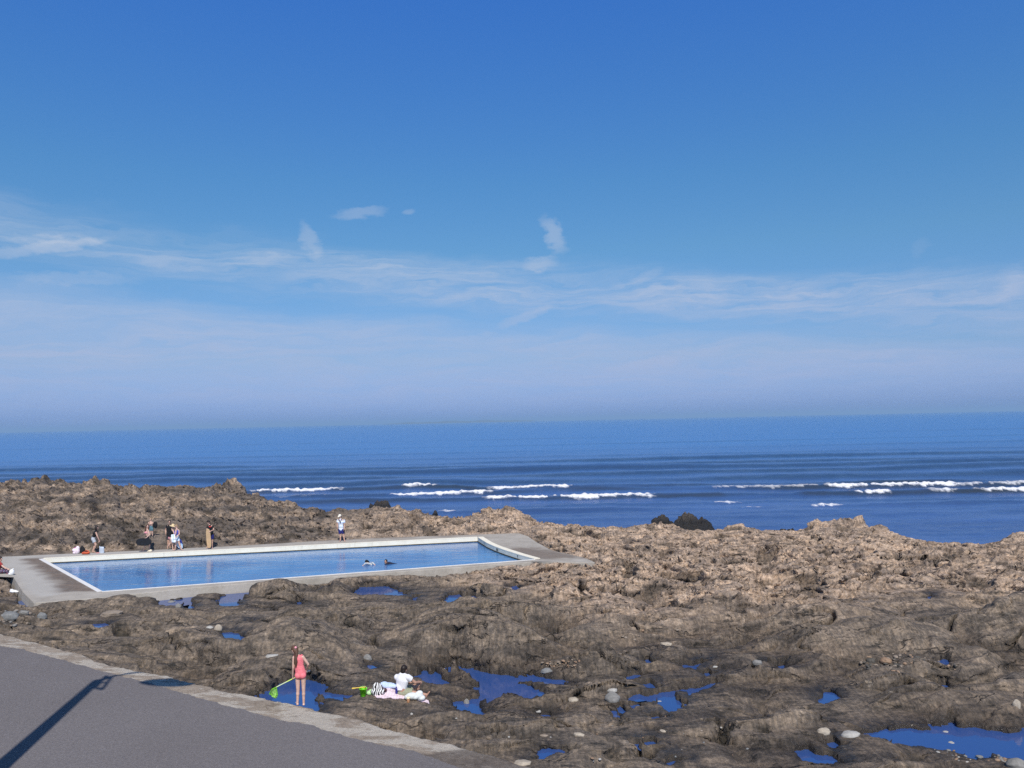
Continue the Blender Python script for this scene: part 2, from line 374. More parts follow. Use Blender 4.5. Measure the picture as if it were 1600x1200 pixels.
# flat places for the picnic and where people stand
PADS = [(628, 1088, -.2, 1.15, 1.0), (575, 1090, -.2, .5, .5), (240, 836, .75, .5, .6)]
PADM = np.zeros_like(H)
for (px, py, z, r, f) in PADS:
    c = at(px, py, z); dd = np.hypot(TX - c[0], TY - c[1]); m = sstep(r + f, r, dd); PADM = np.maximum(PADM, sstep(r + f * 1.3, r + f * .3, dd)); H = H * (1 - m) + (z - .02 + .03 * REL) * m

dd = sdf(np.array(DECK_OUT), TX, TY)
# humps that stand up against the front of the deck
for (px, py, r, hh) in [(130, 952, 1.9, .50), (195, 952, 1.4, .45), (700, 916, 1.5, .35), (780, 912, 1.6, .35), (5, 916, .9, .75), (575, 948, 1.4, .4)]:
    c = at(px, py, -.5); rr2 = np.hypot((TX - c[0]) * .85, (TY - c[1]) * 1.15); wob = 1 + .35 * perlin(TX / .6, TY / .6) + .15 * perlin(TX / .2, TY / .2)
    pk = np.clip(1.1 - (rr2 / r * wob) ** 2, 0, 1) ** .6; H = np.where((dd > .02) & (pk > 0), np.maximum(H, -.66 + hh * pk + .3 * REL), H)
# tide pools: outlines by sight, level from the ground there
POOLS = {
 'a': [(140,976),(150,975),(165,974),(171,979),(165,982),(155,983),(147,981)],
 'b': [(30,942),(45,938),(51,943),(44,948),(34,946)],
 'c': [(238,943),(262,938),(285,936),(305,933),(300,940),(306,947),(300,953),(289,954),(286,944),(275,947),(255,947)],
 'd': [(337,938),(350,931),(370,928),(395,925),(402,928),(390,933),(375,939),(372,948),(358,949),(344,945)],
 'e': [(346,990),(362,988),(375,990),(385,997),(378,1001),(364,998),(352,996)],
 'f': [(386,972),(395,972),(395,976),(387,976)],
 'h': [(497,925),(512,922),(520,926),(515,930),(500,930)],
 'i': [(552,926),(560,918),(580,916),(600,917),(620,921),(635,927),(631,932),(615,932),(590,930),(565,930)],
 'j': [(693,939),(702,931),(715,929),(725,932),(735,930),(751,936),(744,940),(733,935),(716,939),(704,944),(697,943)],
 'k': [(643,935),(652,933),(651,939),(645,940)],
 'l': [(462,942),(470,940),(472,945),(465,946)],
 'm': [(571,1040),(582,1040),(589,1043),(580,1045)],
 'n': [(642,1060),(655,1055),(660,1048),(668,1048),(672,1053),(680,1047),(688,1055),(695,1062),(701,1069),(690,1070),(672,1068),(658,1065)],
 'o': [(697,1044),(710,1040),(737,1045),(755,1051),(780,1053),(800,1055),(832,1056),(857,1061),(876,1063),(885,1071),(862,1069),(837,1067),(812,1067),(828,1073),(853,1084),(830,1090),(800,1086),(786,1087),(779,1093),(754,1101),(755,1117),(740,1117),(715,1107),(702,1097),(725,1097),(746,1091),(743,1068),(713,1053)],
 'p': [(1004,1031),(1015,1031),(1019,1036),(1010,1037)],
 'q': [(1060,1041),(1070,1038),(1085,1040),(1098,1035),(1095,1041),(1088,1046),(1070,1044)],
 'r': [(1099,1052),(1106,1051),(1110,1055),(1103,1058)],
 's': [(979,1058),(990,1054),(1001,1056),(990,1062),(982,1062)],
 't': [(1003,1070),(1014,1067),(1020,1071),(1025,1076),(1012,1076)],
 'u': [(976,1095),(1000,1085),(1020,1087),(1030,1083),(1055,1081),(1080,1076),(1100,1072),(1115,1069),(1110,1077),(1085,1084),(1056,1087),(1061,1095),(1073,1101),(1062,1111),(1050,1116),(1040,1111),(1030,1104),(1020,1096),(1000,1097)],
 'v': [(962,1106),(970,1103),(977,1112),(970,1116),(964,1113)],
 'w': [(984,1103),(1000,1101),(1002,1106),(990,1108)],
 'x': [(1016,1121),(1030,1119),(1034,1125),(1022,1126)],
 'y': [(843,1117),(858,1117),(863,1121),(850,1122)],
 'z': [(830,1191),(845,1177),(863,1173),(861,1181),(846,1189)],
 'aa': [(1005,1162),(1020,1158),(1025,1163),(1012,1166)],
 'bb': [(1037,1194),(1050,1188),(1066,1190),(1050,1196)],
 'cc': [(857,993),(870,990),(875,994),(864,996)],
 'dd': [(1215,1041),(1225,1039),(1228,1044),(1218,1047)],
 'ee': [(1279,1095),(1285,1088),(1290,1082),(1303,1084),(1316,1092),(1300,1096),(1285,1101),(1277,1100)],
 'ff': [(1462,1034),(1475,1030),(1485,1033),(1483,1040),(1470,1038)],
 'gg': [(1464,1070),(1480,1069),(1485,1074),(1473,1075)],
 'hh': [(1347,1150),(1365,1141),(1420,1138),(1450,1139),(1462,1132),(1485,1128),(1505,1137),(1540,1141),(1575,1147),(1610,1138),(1680,1140),(1680,1186),(1600,1187),(1550,1181),(1515,1187),(1480,1176),(1450,1171),(1410,1165),(1380,1156)],
 'ii': [(1289,1162),(1305,1160),(1313,1166),(1303,1172),(1292,1169)],
 'jj': [(1244,1175),(1265,1172),(1273,1178),(1290,1179),(1300,1180),(1311,1190),(1318,1195),(1295,1194),(1275,1193),(1255,1189),(1246,1182)],
 'kk': [(1448,933),(1456,930),(1458,937),(1450,938)],
 'll': [(796,918),(806,914),(814,920),(806,924),(798,923)],
 'girl': [(392,1090),(415,1080),(432,1073),(440,1066),(452,1060),(470,1058),(485,1063),(500,1067),(511,1075),(516,1084),(545,1088),(535,1095),(495,1090),(499,1101),(506,1116),(480,1118),(440,1112),(400,1104)],
}
LOOSE = {'girl': -.22, 'hh': None}
WET = np.zeros_like(H); MINZ = []; TIDE = {}
jag = .20 * perlin(TX / .6, TY / .5) + .11 * perlin(TX / .2, TY / .18)
jag = jag + .06 * perlin(TX / .1 + 3, TY / .1)
def near_idx(poly, m):
    p = np.asarray(poly); r = np.hypot(p[:, 0], p[:, 1]); a = np.arctan2(p[:, 0], p[:, 1])
    i0 = np.searchsorted(_rr, r.min() - m); i1 = np.searchsorted(_rr, r.max() + m)
    da = m / max(r.min(), 1); j0 = np.searchsorted(_az, a.min() - da); j1 = np.searchsorted(_az, a.max() + da)
    return slice(max(i0, 0), min(i1 + 1, NR)), slice(max(j0, 0), min(j1 + 1, NA))
def hit0(px, py):
    d = ray(px, py); d = d / np.hypot(d[0], d[1]); j = int(np.searchsorted(_az, math.atan2(d[0], d[1]))); j = min(max(j, 0), NA - 1)
    below = (7 + d[2] * _rr) < H[:, j]; i = int(below.argmax()) if below.any() else NR - 1; return CAM + d * _rr[i]
def level(name, px):
    cx, cy = np.mean([p[0] for p in px]), np.mean([p[1] for p in px]); z = -.4
    if LOOSE.get(name) is not None: return LOOSE[name], at(cx, cy, LOOSE[name])
    for _ in range(6): c = at(cx, cy, z); z = .5 * z + .5 * (float(base_h(np.array(c[0]), np.array(c[1]))) - .12)
    z = max(min(z, .3), -.85)
    if name in ('c', 'd', 'h', 'i', 'b', 'k', 'l', 'j'): z = -.40
    return z, at(cx, cy, z)
LV = {k: level(k, v) for k, v in POOLS.items()}
BIG = ['o', 'u', 'hh', 'girl', 'i', 'd', 'c', 'j', 'jj']
for k in POOLS:                      # small hollows beside a big pool lie at its level
    if k in BIG: continue
    best = min(BIG, key=lambda q: np.hypot(*(LV[k][1] - LV[q][1])[:2]))
    if np.hypot(*(LV[k][1] - LV[best][1])[:2]) < 4.2 and best != 'girl': LV[k] = (LV[best][0], LV[k][1])
INS = np.zeros(H.shape, bool); CUT = []; BED = np.full(H.shape, 9.0)
for name, px in POOLS.items():
    z = LV[name][0]; poly = np.array([at(x, y, z)[:2] for x, y in px]); TIDE[name] = (z, poly)
    si, sj = near_idx(poly, 2.2); gx, gy = TX[si, sj], TY[si, sj]
    d = sdf(poly, gx, gy); size = math.sqrt(abs(np.sum(poly[:, 0] * np.roll(poly[:, 1], -1) - np.roll(poly[:, 0], -1) * poly[:, 1])) / 2)
    d = d + jag[si, sj] * min(1, size * .45)
    h = H[si, sj]
    hi = z + .07 + .30 * np.clip(d, 0, 9) + .10 * np.clip(perlin(gx / .5, gy / .4), 0, 1)
    cy_ = poly[:, 1].mean(); front = sstep(.35, -.2, gy - cy_)
    outm = np.maximum(h, z + .05 + .10 * (1 - np.exp(-np.clip(d, 0, 9) * 4)))
    outm = outm * (1 - front) + np.minimum(outm, hi) * front
    h2lim = z + .10 + (1.15 + .5 * perlin(gx / .8, gy / .8)) * np.clip(d, 0, 9)
    outm = outm * front + np.minimum(outm, h2lim) * (1 - front)
    fade = sstep(1.7, .8, d)
    H[si, sj] = h * (1 - fade) + outm * fade
    BED[si, sj] = np.minimum(BED[si, sj], np.where(d < 0, z - .04 - np.clip(-d * .7, 0, .35), 9)); INS[si, sj] |= d < 0
    CUT.append((name, z, si, sj, d))
for name, z, si, sj, d in CUT:
    # the lip on the shore side never stands higher than the water can be seen over
    ins_ = d < -.01; cols = np.where(ins_.any(0))[0]
    if len(cols):
        j0, j1 = sj.start + cols[0], sj.start + cols[-1]; first = np.full(NA, -1); first[sj.start + cols] = si.start + ins_[:, cols].argmax(0)
        ext = int(.7 / (_rr[si.start] * (_az[1] - _az[0])))
        for jj in range(max(0, j0 - ext), min(NA, j1 + ext + 1)):
            k = min(max(jj, j0), j1)
            while first[k] < 0: k += 1
            lat = abs(jj - k) * _rr[first[k]] * (_az[1] - _az[0]) if (jj < j0 or jj > j1) else 0
            rn_ = _rr[first[k]]; i0 = np.searchsorted(_rr, rn_ - 5.5); q = _rr[i0:first[k]]
            lim = 7 + (z - 7) * q / rn_ - .01 + lat * .45 + .03 * (rn_ - q) ** 1.5; H[i0:first[k], jj] = np.minimum(H[i0:first[k], jj], lim)
H = np.where(INS, BED, H)
for name, z, si, sj, d in CUT:
    gx, gy = TX[si, sj], TY[si, sj]
    H[si, sj] = np.where(~INS[si, sj] & (d < .5), np.maximum(H[si, sj], z + .03 * np.clip(d * 10, 0, 1)), H[si, sj])
    WET[si, sj] = np.maximum(WET[si, sj], sstep(.55, .04, d + .25 * perlin(gx / .3, gy / .3)) * sstep(z + .34, z + .05, H[si, sj] + .1 * perlin(gx / .15, gy / .15)))

dd = sdf(np.array(DECK_OUT), TX, TY)
for (px, py, r, hh) in [(436, 931, 1.55, .84), (524, 928, .95, .66), (104, 955, 1.7, .62), (150, 951, 1.2, .60), (185, 950, 1.5, .66), (225, 946, .9, .5), (60, 960, 1.0, .42), (660, 918, 1.3, .45), (735, 911, 1.5, .5), (590, 958, 1.6, .5)]:
    c = at(px, py, -.42); rr2 = np.hypot((TX - c[0]) * .85, (TY - c[1]) * 1.2); wob = 1 + .30 * perlin(TX / .7, TY / .7) + .12 * perlin(TX / .22, TY / .22)
    pk = np.clip(1.0 - (rr2 / r * wob) ** 1.6, 0, 1); H = np.where((dd > .02) & (pk > 0) & ~INS, np.maximum(H, -.5 + hh * pk + .12 * REL), H)
# holes between the humps, sunk; weed and their shade are painted black
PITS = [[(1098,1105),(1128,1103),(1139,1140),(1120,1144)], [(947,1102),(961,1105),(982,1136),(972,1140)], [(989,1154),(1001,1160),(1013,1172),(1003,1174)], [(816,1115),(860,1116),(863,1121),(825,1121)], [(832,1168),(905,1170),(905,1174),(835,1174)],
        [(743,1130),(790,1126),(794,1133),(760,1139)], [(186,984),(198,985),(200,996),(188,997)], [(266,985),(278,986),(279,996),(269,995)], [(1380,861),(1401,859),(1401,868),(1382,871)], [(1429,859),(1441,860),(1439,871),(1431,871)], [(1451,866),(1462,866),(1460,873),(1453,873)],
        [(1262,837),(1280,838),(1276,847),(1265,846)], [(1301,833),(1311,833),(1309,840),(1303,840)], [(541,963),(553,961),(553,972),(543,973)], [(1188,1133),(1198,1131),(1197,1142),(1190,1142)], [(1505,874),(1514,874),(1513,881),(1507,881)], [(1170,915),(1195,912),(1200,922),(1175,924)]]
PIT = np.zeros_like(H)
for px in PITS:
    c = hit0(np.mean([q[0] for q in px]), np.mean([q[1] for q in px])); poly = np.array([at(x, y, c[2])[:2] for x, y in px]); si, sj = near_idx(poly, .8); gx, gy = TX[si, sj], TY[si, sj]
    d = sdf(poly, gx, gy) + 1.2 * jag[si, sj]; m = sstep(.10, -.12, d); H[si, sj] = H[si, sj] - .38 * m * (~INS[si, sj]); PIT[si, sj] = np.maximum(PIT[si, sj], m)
# keep out of the deck, the basin and the slipway
dd = sdf(np.array(DECK_OUT), TX, TY); m = sstep(.25, -.15, dd); H = H * (1 - m) + np.minimum(H, -2.2) * m
sx, sy = np.array(DECK_OUT)[:, 0], np.array(DECK_OUT)[:, 1]
backm = sstep(1.4, .1, dd) * sstep(0, .1, dd); frontlim = -.12 + .35 * np.clip(dd, 0, 5)
H = H * (1 - backm) + np.minimum(H, np.where(TY > 36 + .12 * TX, frontlim, -.05 + .3 * dd)) * backm
SLIP = list(KERB_OUT) + [np.array([1.6, 13.2]), np.array([2.0, 6.0]), np.array([-30., 6.0])]
ds = sdf(np.array(SLIP), TX, TY); zs = slip_z(TX)
m = sstep(.05, -.25, ds); H = H * (1 - m) + np.minimum(H, zs - .7) * m
m = sstep(1.0, .1, ds) * sstep(-.1, .05, ds); lim = zs - .06 - .25 * np.clip(ds, 0, 1) + .05 * perlin(TX / .4, TY / .4); H = H * (1 - m) + np.minimum(H, lim) * m
# keep the view to the girl's feet and the sitters free, sink the sea bed
H = np.where(H < SEA - .1, np.minimum(H, SEA - .25 + .6 * (H - SEA + .1)), H)

# sideways push: undercut, ragged edges
amp = .07 * (1 - far) + .16 * far; amp = amp * (1 - PADM) * sstep(0, .4, dd) * sstep(.1, .5, ds)
VX = TX + amp * (perlin(TX / .7 + 3, H / .25 + TY / .8) + .5 * perlin(TX / .25, H / .1 + TY / .3))
over = np.clip(REL, -.3, .45) * (.55 * (1 - far) + .75 * far) * (1 - PADM) * sstep(0, .6, dd) * sstep(.1, .7, ds) * sstep(.6, .0, WET)
VY = TY - over + amp * (perlin(TX / .6 - 9, H / .2 + TY / .7) + .5 * perlin(TX / .22 + 4, H / .1 - TY / .3))
# colour zones of the rock; dark also paints shade into hollows, cracks and holes
zone = np.clip(far * (.50 + .50 * sstep(-14, 6, TX)) + .2 * sstep(.0, .4, H) * far * sstep(-14, 0, TX), 0, 1)
damp = (1 - far) * sstep(-.02, -.5, H + .18 * fbm(TX / 1.6, TY / 1.2, 3)) * sstep(-.3, .25, perlin(TX / 5 - 17, TY / 4) + .25)
slope = np.gradient(H, axis=0) / np.gradient(R_, axis=0)
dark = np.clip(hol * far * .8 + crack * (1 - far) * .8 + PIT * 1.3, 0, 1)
slabdark = leftridge * sstep(-.15, .3, perlin(TX / 4.5 + 2, H * 1.2 + TY / 3.5) + .45 * sstep(1.7, .3, H) - .12)
T_V = np.stack([VX, VY, H], -1).reshape(-1, 3)
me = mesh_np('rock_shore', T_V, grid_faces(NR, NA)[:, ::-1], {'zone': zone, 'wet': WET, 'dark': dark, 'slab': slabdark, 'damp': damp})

def ground(x, y):
    """height of the rock at a place"""
    r = math.hypot(x, y); a = math.atan2(x, y); i = np.interp(math.log(r), np.log(_rr), np.arange(NR)); j = np.interp(a, _az, np.arange(NA))
    i0, j0 = int(min(i, NR - 2)), int(min(j, NA - 2)); fi, fj = i - i0, j - j0
    return float((H[i0, j0] * (1 - fj) + H[i0, j0 + 1] * fj) * (1 - fi) + (H[i0 + 1, j0] * (1 - fj) + H[i0 + 1, j0 + 1] * fj) * fi)
def hit(px, py):
    """first point of the rock met along a line of sight"""
    d = ray(px, py); d = d / np.hypot(d[0], d[1]); r = R0 + .2
    while r < 90:
        p = CAM + d * r
        if p[2] < ground(p[0], p[1]): break
        r += .03 + r * .0006
    return p

# ---- rock material
n = NT('weathered_rock'); co = n.coord('Object')
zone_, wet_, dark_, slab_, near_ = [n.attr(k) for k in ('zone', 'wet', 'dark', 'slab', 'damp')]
big = n.noise(co, .35, 4, .6); mid = n.noise(co, 1.6, 5, .65); fin = n.noise(co, 9, 5, .7); tiny = n.noise(co, 30, 3, .75)
streak = n.noise(n.mapping(co, (13, 1.6, 1.3), (0, 0, .1)), 1.0, 4, .65)         # weed and barnacles hanging down the faces
strata = n.noise(n.mapping(co, (1.0, 1.2, 9.0), (.3, -.75, .2)), 1.0, 5, .65)
m2 = n.math('ADD', n.math('MULTIPLY', mid, .45), n.math('MULTIPLY', fin, .55))
c_near = n.ramp(m2, [(.34, (.038, .033, .028)), (.45, (.084, .072, .060)), (.55, (.142, .119, .097)), (.67, (.25, .212, .172))])
c_far = n.ramp(m2, [(.36, (.075, .062, .052)), (.45, (.20, .156, .122)), (.54, (.305, .242, .192)), (.68, (.46, .377, .303))])
c = n.mix(zone_, c_near, c_far)
bed_ = n.noise(n.mapping(co, (.32, 2.1, 2.4), (0, 0, -.16)), 1.0, 5, .6)
c = n.mix(n.math('MULTIPLY', n.rng(bed_, .44, .56), .75), c, n.mix(1.0, c, (1.48, 1.42, 1.33), 'MULTIPLY')); c = n.mix(n.math('MULTIPLY', n.rng(bed_, .46, .36), .6), c, n.mix(1.0, c, (.55, .56, .58), 'MULTIPLY'))
c = n.mix(n.math('MULTIPLY', n.rng(streak, .42, .57), .85), c, n.mix(1.0, c, (1.5, 1.44, 1.34), 'MULTIPLY'))
c = n.mix(n.math('MULTIPLY', n.rng(big, .48, .62), .6), c, n.mix(1.0, c, (.60, .62, .65), 'MULTIPLY'))
c = n.mix(n.math('MULTIPLY', n.rng(tiny, .52, .68), .5), c, n.mix(1.0, c, (1.6, 1.55, 1.5), 'MULTIPLY'))
blk = n.math('MULTIPLY', n.rng(n.noise(n.mapping(co, (.7, 1.5, 2.2)), 1.5, 6, .72), .575, .615), n.rng(fin, .38, .52))
c = n.mix(n.math('MULTIPLY', blk, .85), c, (.020, .020, .018))    # black lichen and weed in patches
pale = n.math('MULTIPLY', n.rng(n.noise(n.mapping(co, (1, 1.6, 3)), 1.3, 6, .7), .64, .69), n.rng(fin, .4, .6))
c = n.mix(n.math('MULTIPLY', pale, .6), c, (.42, .36, .28))
slabcol = n.ramp(strata, [(.3, (.05, .045, .042)), (.55, (.105, .093, .083)), (.75, (.17, .15, .13))])
c = n.mix(n.math('MULTIPLY', slab_, .62), c, slabcol)
c = n.mix(n.math('MULTIPLY', near_, .62), c, n.mix(1.0, c, (.42, .40, .39), 'MULTIPLY'))
c = n.mix(n.math('MULTIPLY', dark_, .75), c, (.018, .018, .015))  # near-black weed and recess shade put into the colour
c = n.mix(n.math('MULTIPLY', wet_, .8), c, (.022, .02, .018))
sepz = n.n('SeparateXYZ'); n.l(co, sepz.inputs[0])
low = n.rng(sepz.outputs[2], SEA + .1, SEA + .55, 1, 0)
c = n.mix(n.math('MULTIPLY', low, .85), c, (.018, .017, .015))
rg = n.math('SUBTRACT', n.math('SUBTRACT', .92, n.math('MULTIPLY', wet_, .5)), n.math('MULTIPLY', near_, .22))
hgt = n.math('ADD', n.math('MULTIPLY', fin, .5), n.math('ADD', n.math('MULTIPLY', tiny, .25), n.math('MULTIPLY', streak, .35)))
wv = n.n('VectorMath', operation='ADD'); n.l(n.mapping(co, (.30, 1.5, 1.3), (0, 0, -.16)), wv.inputs[0]); n.l(n.noise(co, 1.1, 4, .6, out='Color'), wv.inputs[1])
ve = n.voro(wv.outputs[0], 1.25, 'DISTANCE_TO_EDGE'); ckm = n.math('MULTIPLY', n.rng(ve, .006, .035, 1, 0), n.rng(n.noise(co, .8, 3), .53, .62))
c = n.mix(n.math('MULTIPLY', ckm, .7), c, (.022, .02, .018))
hgt = n.math('SUBTRACT', hgt, n.math('MULTIPLY', ckm, 1.1))
hgt = n.math('ADD', hgt, n.math('MULTIPLY', n.math('MULTIPLY', strata, slab_), 1.2))
n.bsdf(c, rg, n.bump(hgt, .8, .12), .2)
ROCK = n.m
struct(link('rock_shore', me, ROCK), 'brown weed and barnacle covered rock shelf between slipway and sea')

# ---- water of the tide pools
n = NT('tide_pool_water'); co = n.coord('Object')
rip = n.noise(n.mapping(co, (2.5, 6, 1)), 1.0, 3, .5)
n.bsdf((.030, .075, .235), .03, n.bump(rip, .12, .02), .9, IOR=1.33); TIDEW = n.m
for name, (z, poly) in TIDE.items():
    c = poly.mean(0); bm = bmesh.new(); q = []
    d_ = np.linalg.norm(poly - c, axis=1)
    P = poly + (poly - c) / d_[:, None] * .35 if len(poly) < 12 else poly
    if len(poly) >= 12:
        nx = np.roll(poly, -1, 0) - np.roll(poly, 1, 0); area = np.sum(poly[:, 0] * np.roll(poly[:, 1], -1) - np.roll(poly[:, 0], -1) * poly[:, 1])
        nrm = np.stack([nx[:, 1], -nx[:, 0]], 1); nrm /= np.linalg.norm(nrm, axis=1)[:, None]; P = poly + nrm * (.22 if area > 0 else -.22)
    f = bm.faces.new([bm.verts.new((p[0], p[1], z)) for p in P]); bm.normal_update()
    if f.normal.z < 0: f.normal_flip()
    bmesh.ops.triangulate(bm, faces=[f])
    struct(link('tide_pool_water', bm_mesh(bm, 'tide_pool_water'), TIDEW), 'still blue water in a hollow of the rock')
# ------------------------------------------------------------------ sea
def lines(pts, X): p = np.array(pts, float); return np.interp(X, p[:, 0], p[:, 1])
nr = 640
inv = np.linspace(1 / 38., 1 / 900., 470); r_a = 1 / inv
r_b = 900 * (70000 / 900.) ** np.linspace(0, 1, 60)[1:]
sr = np.concatenate([r_a, r_b]); sa = np.radians(np.linspace(-52, 52, 1000))
SA, SR = np.meshgrid(sa, sr); SX, SY = np.sin(SA) * SR, np.cos(SA) * SR
Z = np.zeros_like(SX); FOAM = np.zeros_like(SX); FACE = np.zeros_like(SX); TROUGH = np.zeros_like(SX); OLIVE = np.zeros_like(SX)
wig = .9 * perlin(SX / 16, SY / 40) + .35 * perlin(SX / 5, SY / 15)
def wave(crest, A, front, back, seed, foam=(), fw=1.4, amin=.25, turb=0., ln=22., olive=0, boost=()):
    """crest: (X, Y) polyline; steep towards the shore"""
    global Z, FOAM, FACE, TROUGH, OLIVE
    Y0 = lines(crest, SX) + wig * (1 + .01 * A); a = A * np.clip(amin + (1 - amin) * (.5 + 1.0 * perlin(SX / ln + seed * 7.7, SY * 0 + seed)), .05, 1.25)
    for (x0, x1) in boost: a = np.maximum(a, A * .72 * sstep(x0 - 2, x0 + 2, SX) * sstep(x1 + 2, x1 - 2, SX))
    q = SY - Y0
    prof = np.where(q < 0, np.exp(-(q / front) ** 2), np.exp(-(q / back) ** 2)); Z += a * prof
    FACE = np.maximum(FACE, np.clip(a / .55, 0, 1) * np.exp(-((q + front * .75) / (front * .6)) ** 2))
    if olive: OLIVE = np.maximum(OLIVE, np.clip(a / .34, 0, 1) * np.exp(-((q + front * .7) / (front * .75)) ** 2) * sstep(.25, .6, a))
    for (x0, x1, s) in foam:
        e = sstep(x0 - 1.2, x0 + 1.2, SX + .8 * perlin(SY / .8, SX / .6)) * sstep(x1 + 1.2, x1 - 1.2, SX + .8 * perlin(SY / .8 + 9, SX / .6))
        thick = .72 * (.42 + .75 * (.5 + perlin(SX / 3.1 + seed, SX * 0 + 2.2 * seed))) * fw
        core = sstep(-thick * 1.1, -thick * .75, q + .35 * perlin(SX / .7, SY / .4)) * sstep(thick * .55, thick * .1, q + .3 * perlin(SX / .6, SY / .5))
        FOAM = np.maximum(FOAM, e * core * s)
        Z += e * core * (.16 + .14 * perlin(SX / .5, SY / .4)) * s
        trail = sstep(0, .8, q) * sstep(3.5, .5, q) * sstep(.05, .35, fbm(SX / 1.2, SY / .8, 3)) * .3
        lace = sstep(-thick * 2.6, -thick, q) * sstep(.1, .4, fbm(SX / .9 + 5, SY / .5, 3)) * sstep(.2, -thick, q) * .25
        FOAM = np.maximum(FOAM, e * np.maximum(trail, lace) * s)
wave([(-90, 106), (-28, 103), (-13, 106.5), (2, 97.5), (20, 96), (44, 92.8), (90, 91)], .62, 1.3, 3.2, 1, [(-34, -23.2, 1), (-14.8, -10.6, 1), (-3, 6.6, .95), (24, 37, .45), (37, 51, 1), (51, 68, .5)], olive=1, boost=[(-25, -9), (36, 58)])
wave([(-60, 97), (-16, 95.5), (-9, 94.4), (0, 95.5), (12, 98)], .5, 1.2, 2.6, 2, [(-14.8, -3, 1), (-30, -22, .2)], olive=1, boost=[(-28, -14)])
wave([(-20, 89), (-3, 87), (6, 86.6), (16, 87), (38, 85.6), (52, 84.3), (90, 84)], .62, 1.1, 2.6, 3, [(-3.0, 14.8, 1), (36.6, 40, .95), (44.5, 47.5, .6), (49.6, 70, 1)], olive=1, boost=[(14, 24), (30, 51)])
wave([(-40, 82), (10, 79.5), (24, 79.5), (60, 78)], .3, 1.0, 2.5, 4, [(19.6, 22.4, .5)], .9)
wave([(-40, 77), (20, 75.6), (28, 75.3), (60, 74)], .34, .9, 2.4, 5, [(22, 23, .7), (28.4, 30.8, .8), (-6.8, -5.6, .8)], .8)
wave([(-40, 72.5), (60, 71)], .16, 1.0, 2.2, 36)
wave([(-40, 70), (60, 68)], .2, 1.0, 2.2, 6)
wave([(-60, 65), (60, 62)], .14, 1.0, 2.0, 7)
wave([(-60, 59), (60, 57)], .1, 1.0, 2.0, 8)
for k, (Y, A) in enumerate([(111, .5), (120.5, .62), (133, .8), (148, .45), (166, .6), (190, .22), (225, .2), (280, .2), (380, .2)]):
    sl = -.03 if k < 6 else 0; wave([(-200, Y + 4 + sl * -200), (0, Y), (200, Y + sl * 200)], A * 1.5, 1.6 + Y * .012, 4 + Y * .03, 10 + k, amin=.5 if k < 4 else .22, ln=30 + 12 * k)
chop = (.05 * fbm(SX / 2.2, SY / 1.3, 3) + .09 * perlin(SX / 7, SY / 3.5)) * sstep(900, 300, SR)
Z = Z + chop - .12
lap = sstep(.28, .5, fbm(SX / 2.5, SY / .9, 4) + .15 * sstep(80, 105, SY) - .2 * sstep(108, 112, SY)) * sstep(70, 86, SY) * sstep(108, 100, SY) * .0
FOAM = np.clip(np.maximum(FOAM, lap), 0, 1)
me = mesh_np('sea', np.stack([SX, SY, SEA + Z], -1).reshape(-1, 3), grid_faces(len(sr), len(sa))[:, ::-1], {'foam': FOAM, 'face': FACE, 'olive': OLIVE})
n = NT('sea_water'); co = n.coord('Object')
fo = n.attr('foam'); fa = n.attr('face')
r1 = n.noise(n.mapping(co, (.55, 1.4, 1)), 1.0, 5, .6); r2 = n.noise(n.mapping(co, (2.2, 5, 1)), 1.0, 4, .6); r3 = n.noise(n.mapping(co, (.05, .16, 1)), 1.0, 4, .6)
nrm = n.bump(n.math('ADD', r1, n.math('MULTIPLY', r2, .45)), .6, .3)
nrm = n.bump(r3, .4, 1.2, nrm)
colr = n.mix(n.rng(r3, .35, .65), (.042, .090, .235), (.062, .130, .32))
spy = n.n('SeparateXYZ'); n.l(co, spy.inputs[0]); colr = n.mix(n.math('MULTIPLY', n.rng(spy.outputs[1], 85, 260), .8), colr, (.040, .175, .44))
colr = n.mix(n.math('MULTIPLY', fa, .78), colr, (.026, .050, .095))  # swell fronts painted darker, standing in for their weaker sky reflection
colr = n.mix(n.math('MULTIPLY', n.attr('olive'), .95), colr, (.034, .040, .036))
lacy = n.noise(co, 2.4, 5, .7)
fm = n.math('MULTIPLY', fo, n.rng(lacy, .32, .52, .3, 1.0)); fm = n.rng(fm, .12, .62)
colr = n.mix(fm, colr, (.78, .79, .80))
rr_ = n.math('ADD', .28, n.math('MULTIPLY', fm, .7))
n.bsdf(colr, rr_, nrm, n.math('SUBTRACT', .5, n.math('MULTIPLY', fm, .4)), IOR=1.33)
struct(link('sea', me, n.m), 'blue sea with low swell and small breakers')

# far land, hardly to be seen through the haze
A0 = [math.radians(q) for q in np.linspace(-9.6, 2.4, 160)]; Dl = 11500.0; prof = [max(0, 34 * (math.sin(PI * k / 159) ** .6) + 9 * float(perlin(k / 14., .5)) + 4 * float(perlin(k / 5., 3.5))) - 2 for k in range(160)]
Vl = []
for dz, dd_ in ((0, 0), (.75, 160), (1, 500), (.7, 1000), (0, 1500)): Vl += [(math.sin(a) * (Dl + dd_), math.cos(a) * (Dl + dd_), SEA - 1.5 + h * dz) for a, h in zip(A0, prof)]
n = NT('far_heath'); co = n.coord(); n.bsdf(n.mix(n.noise(co, .004, 4), (.06, .08, .04), (.14, .13, .08)), .9)
struct(link('island', mesh_np('island', Vl, grid_faces(5, 160)), n.m), 'low far land on the horizon, faint in the haze')
n = NT('sea_air'); v_ = n.t.nodes.new('ShaderNodeVolumePrincipled'); v_.inputs['Color'].default_value = (.46, .72, 1.0, 1); v_.inputs['Density'].default_value = 1.5e-4; v_.inputs['Anisotropy'].default_value = 0.0; n.l(v_.outputs[0], n.out.inputs['Volume'])
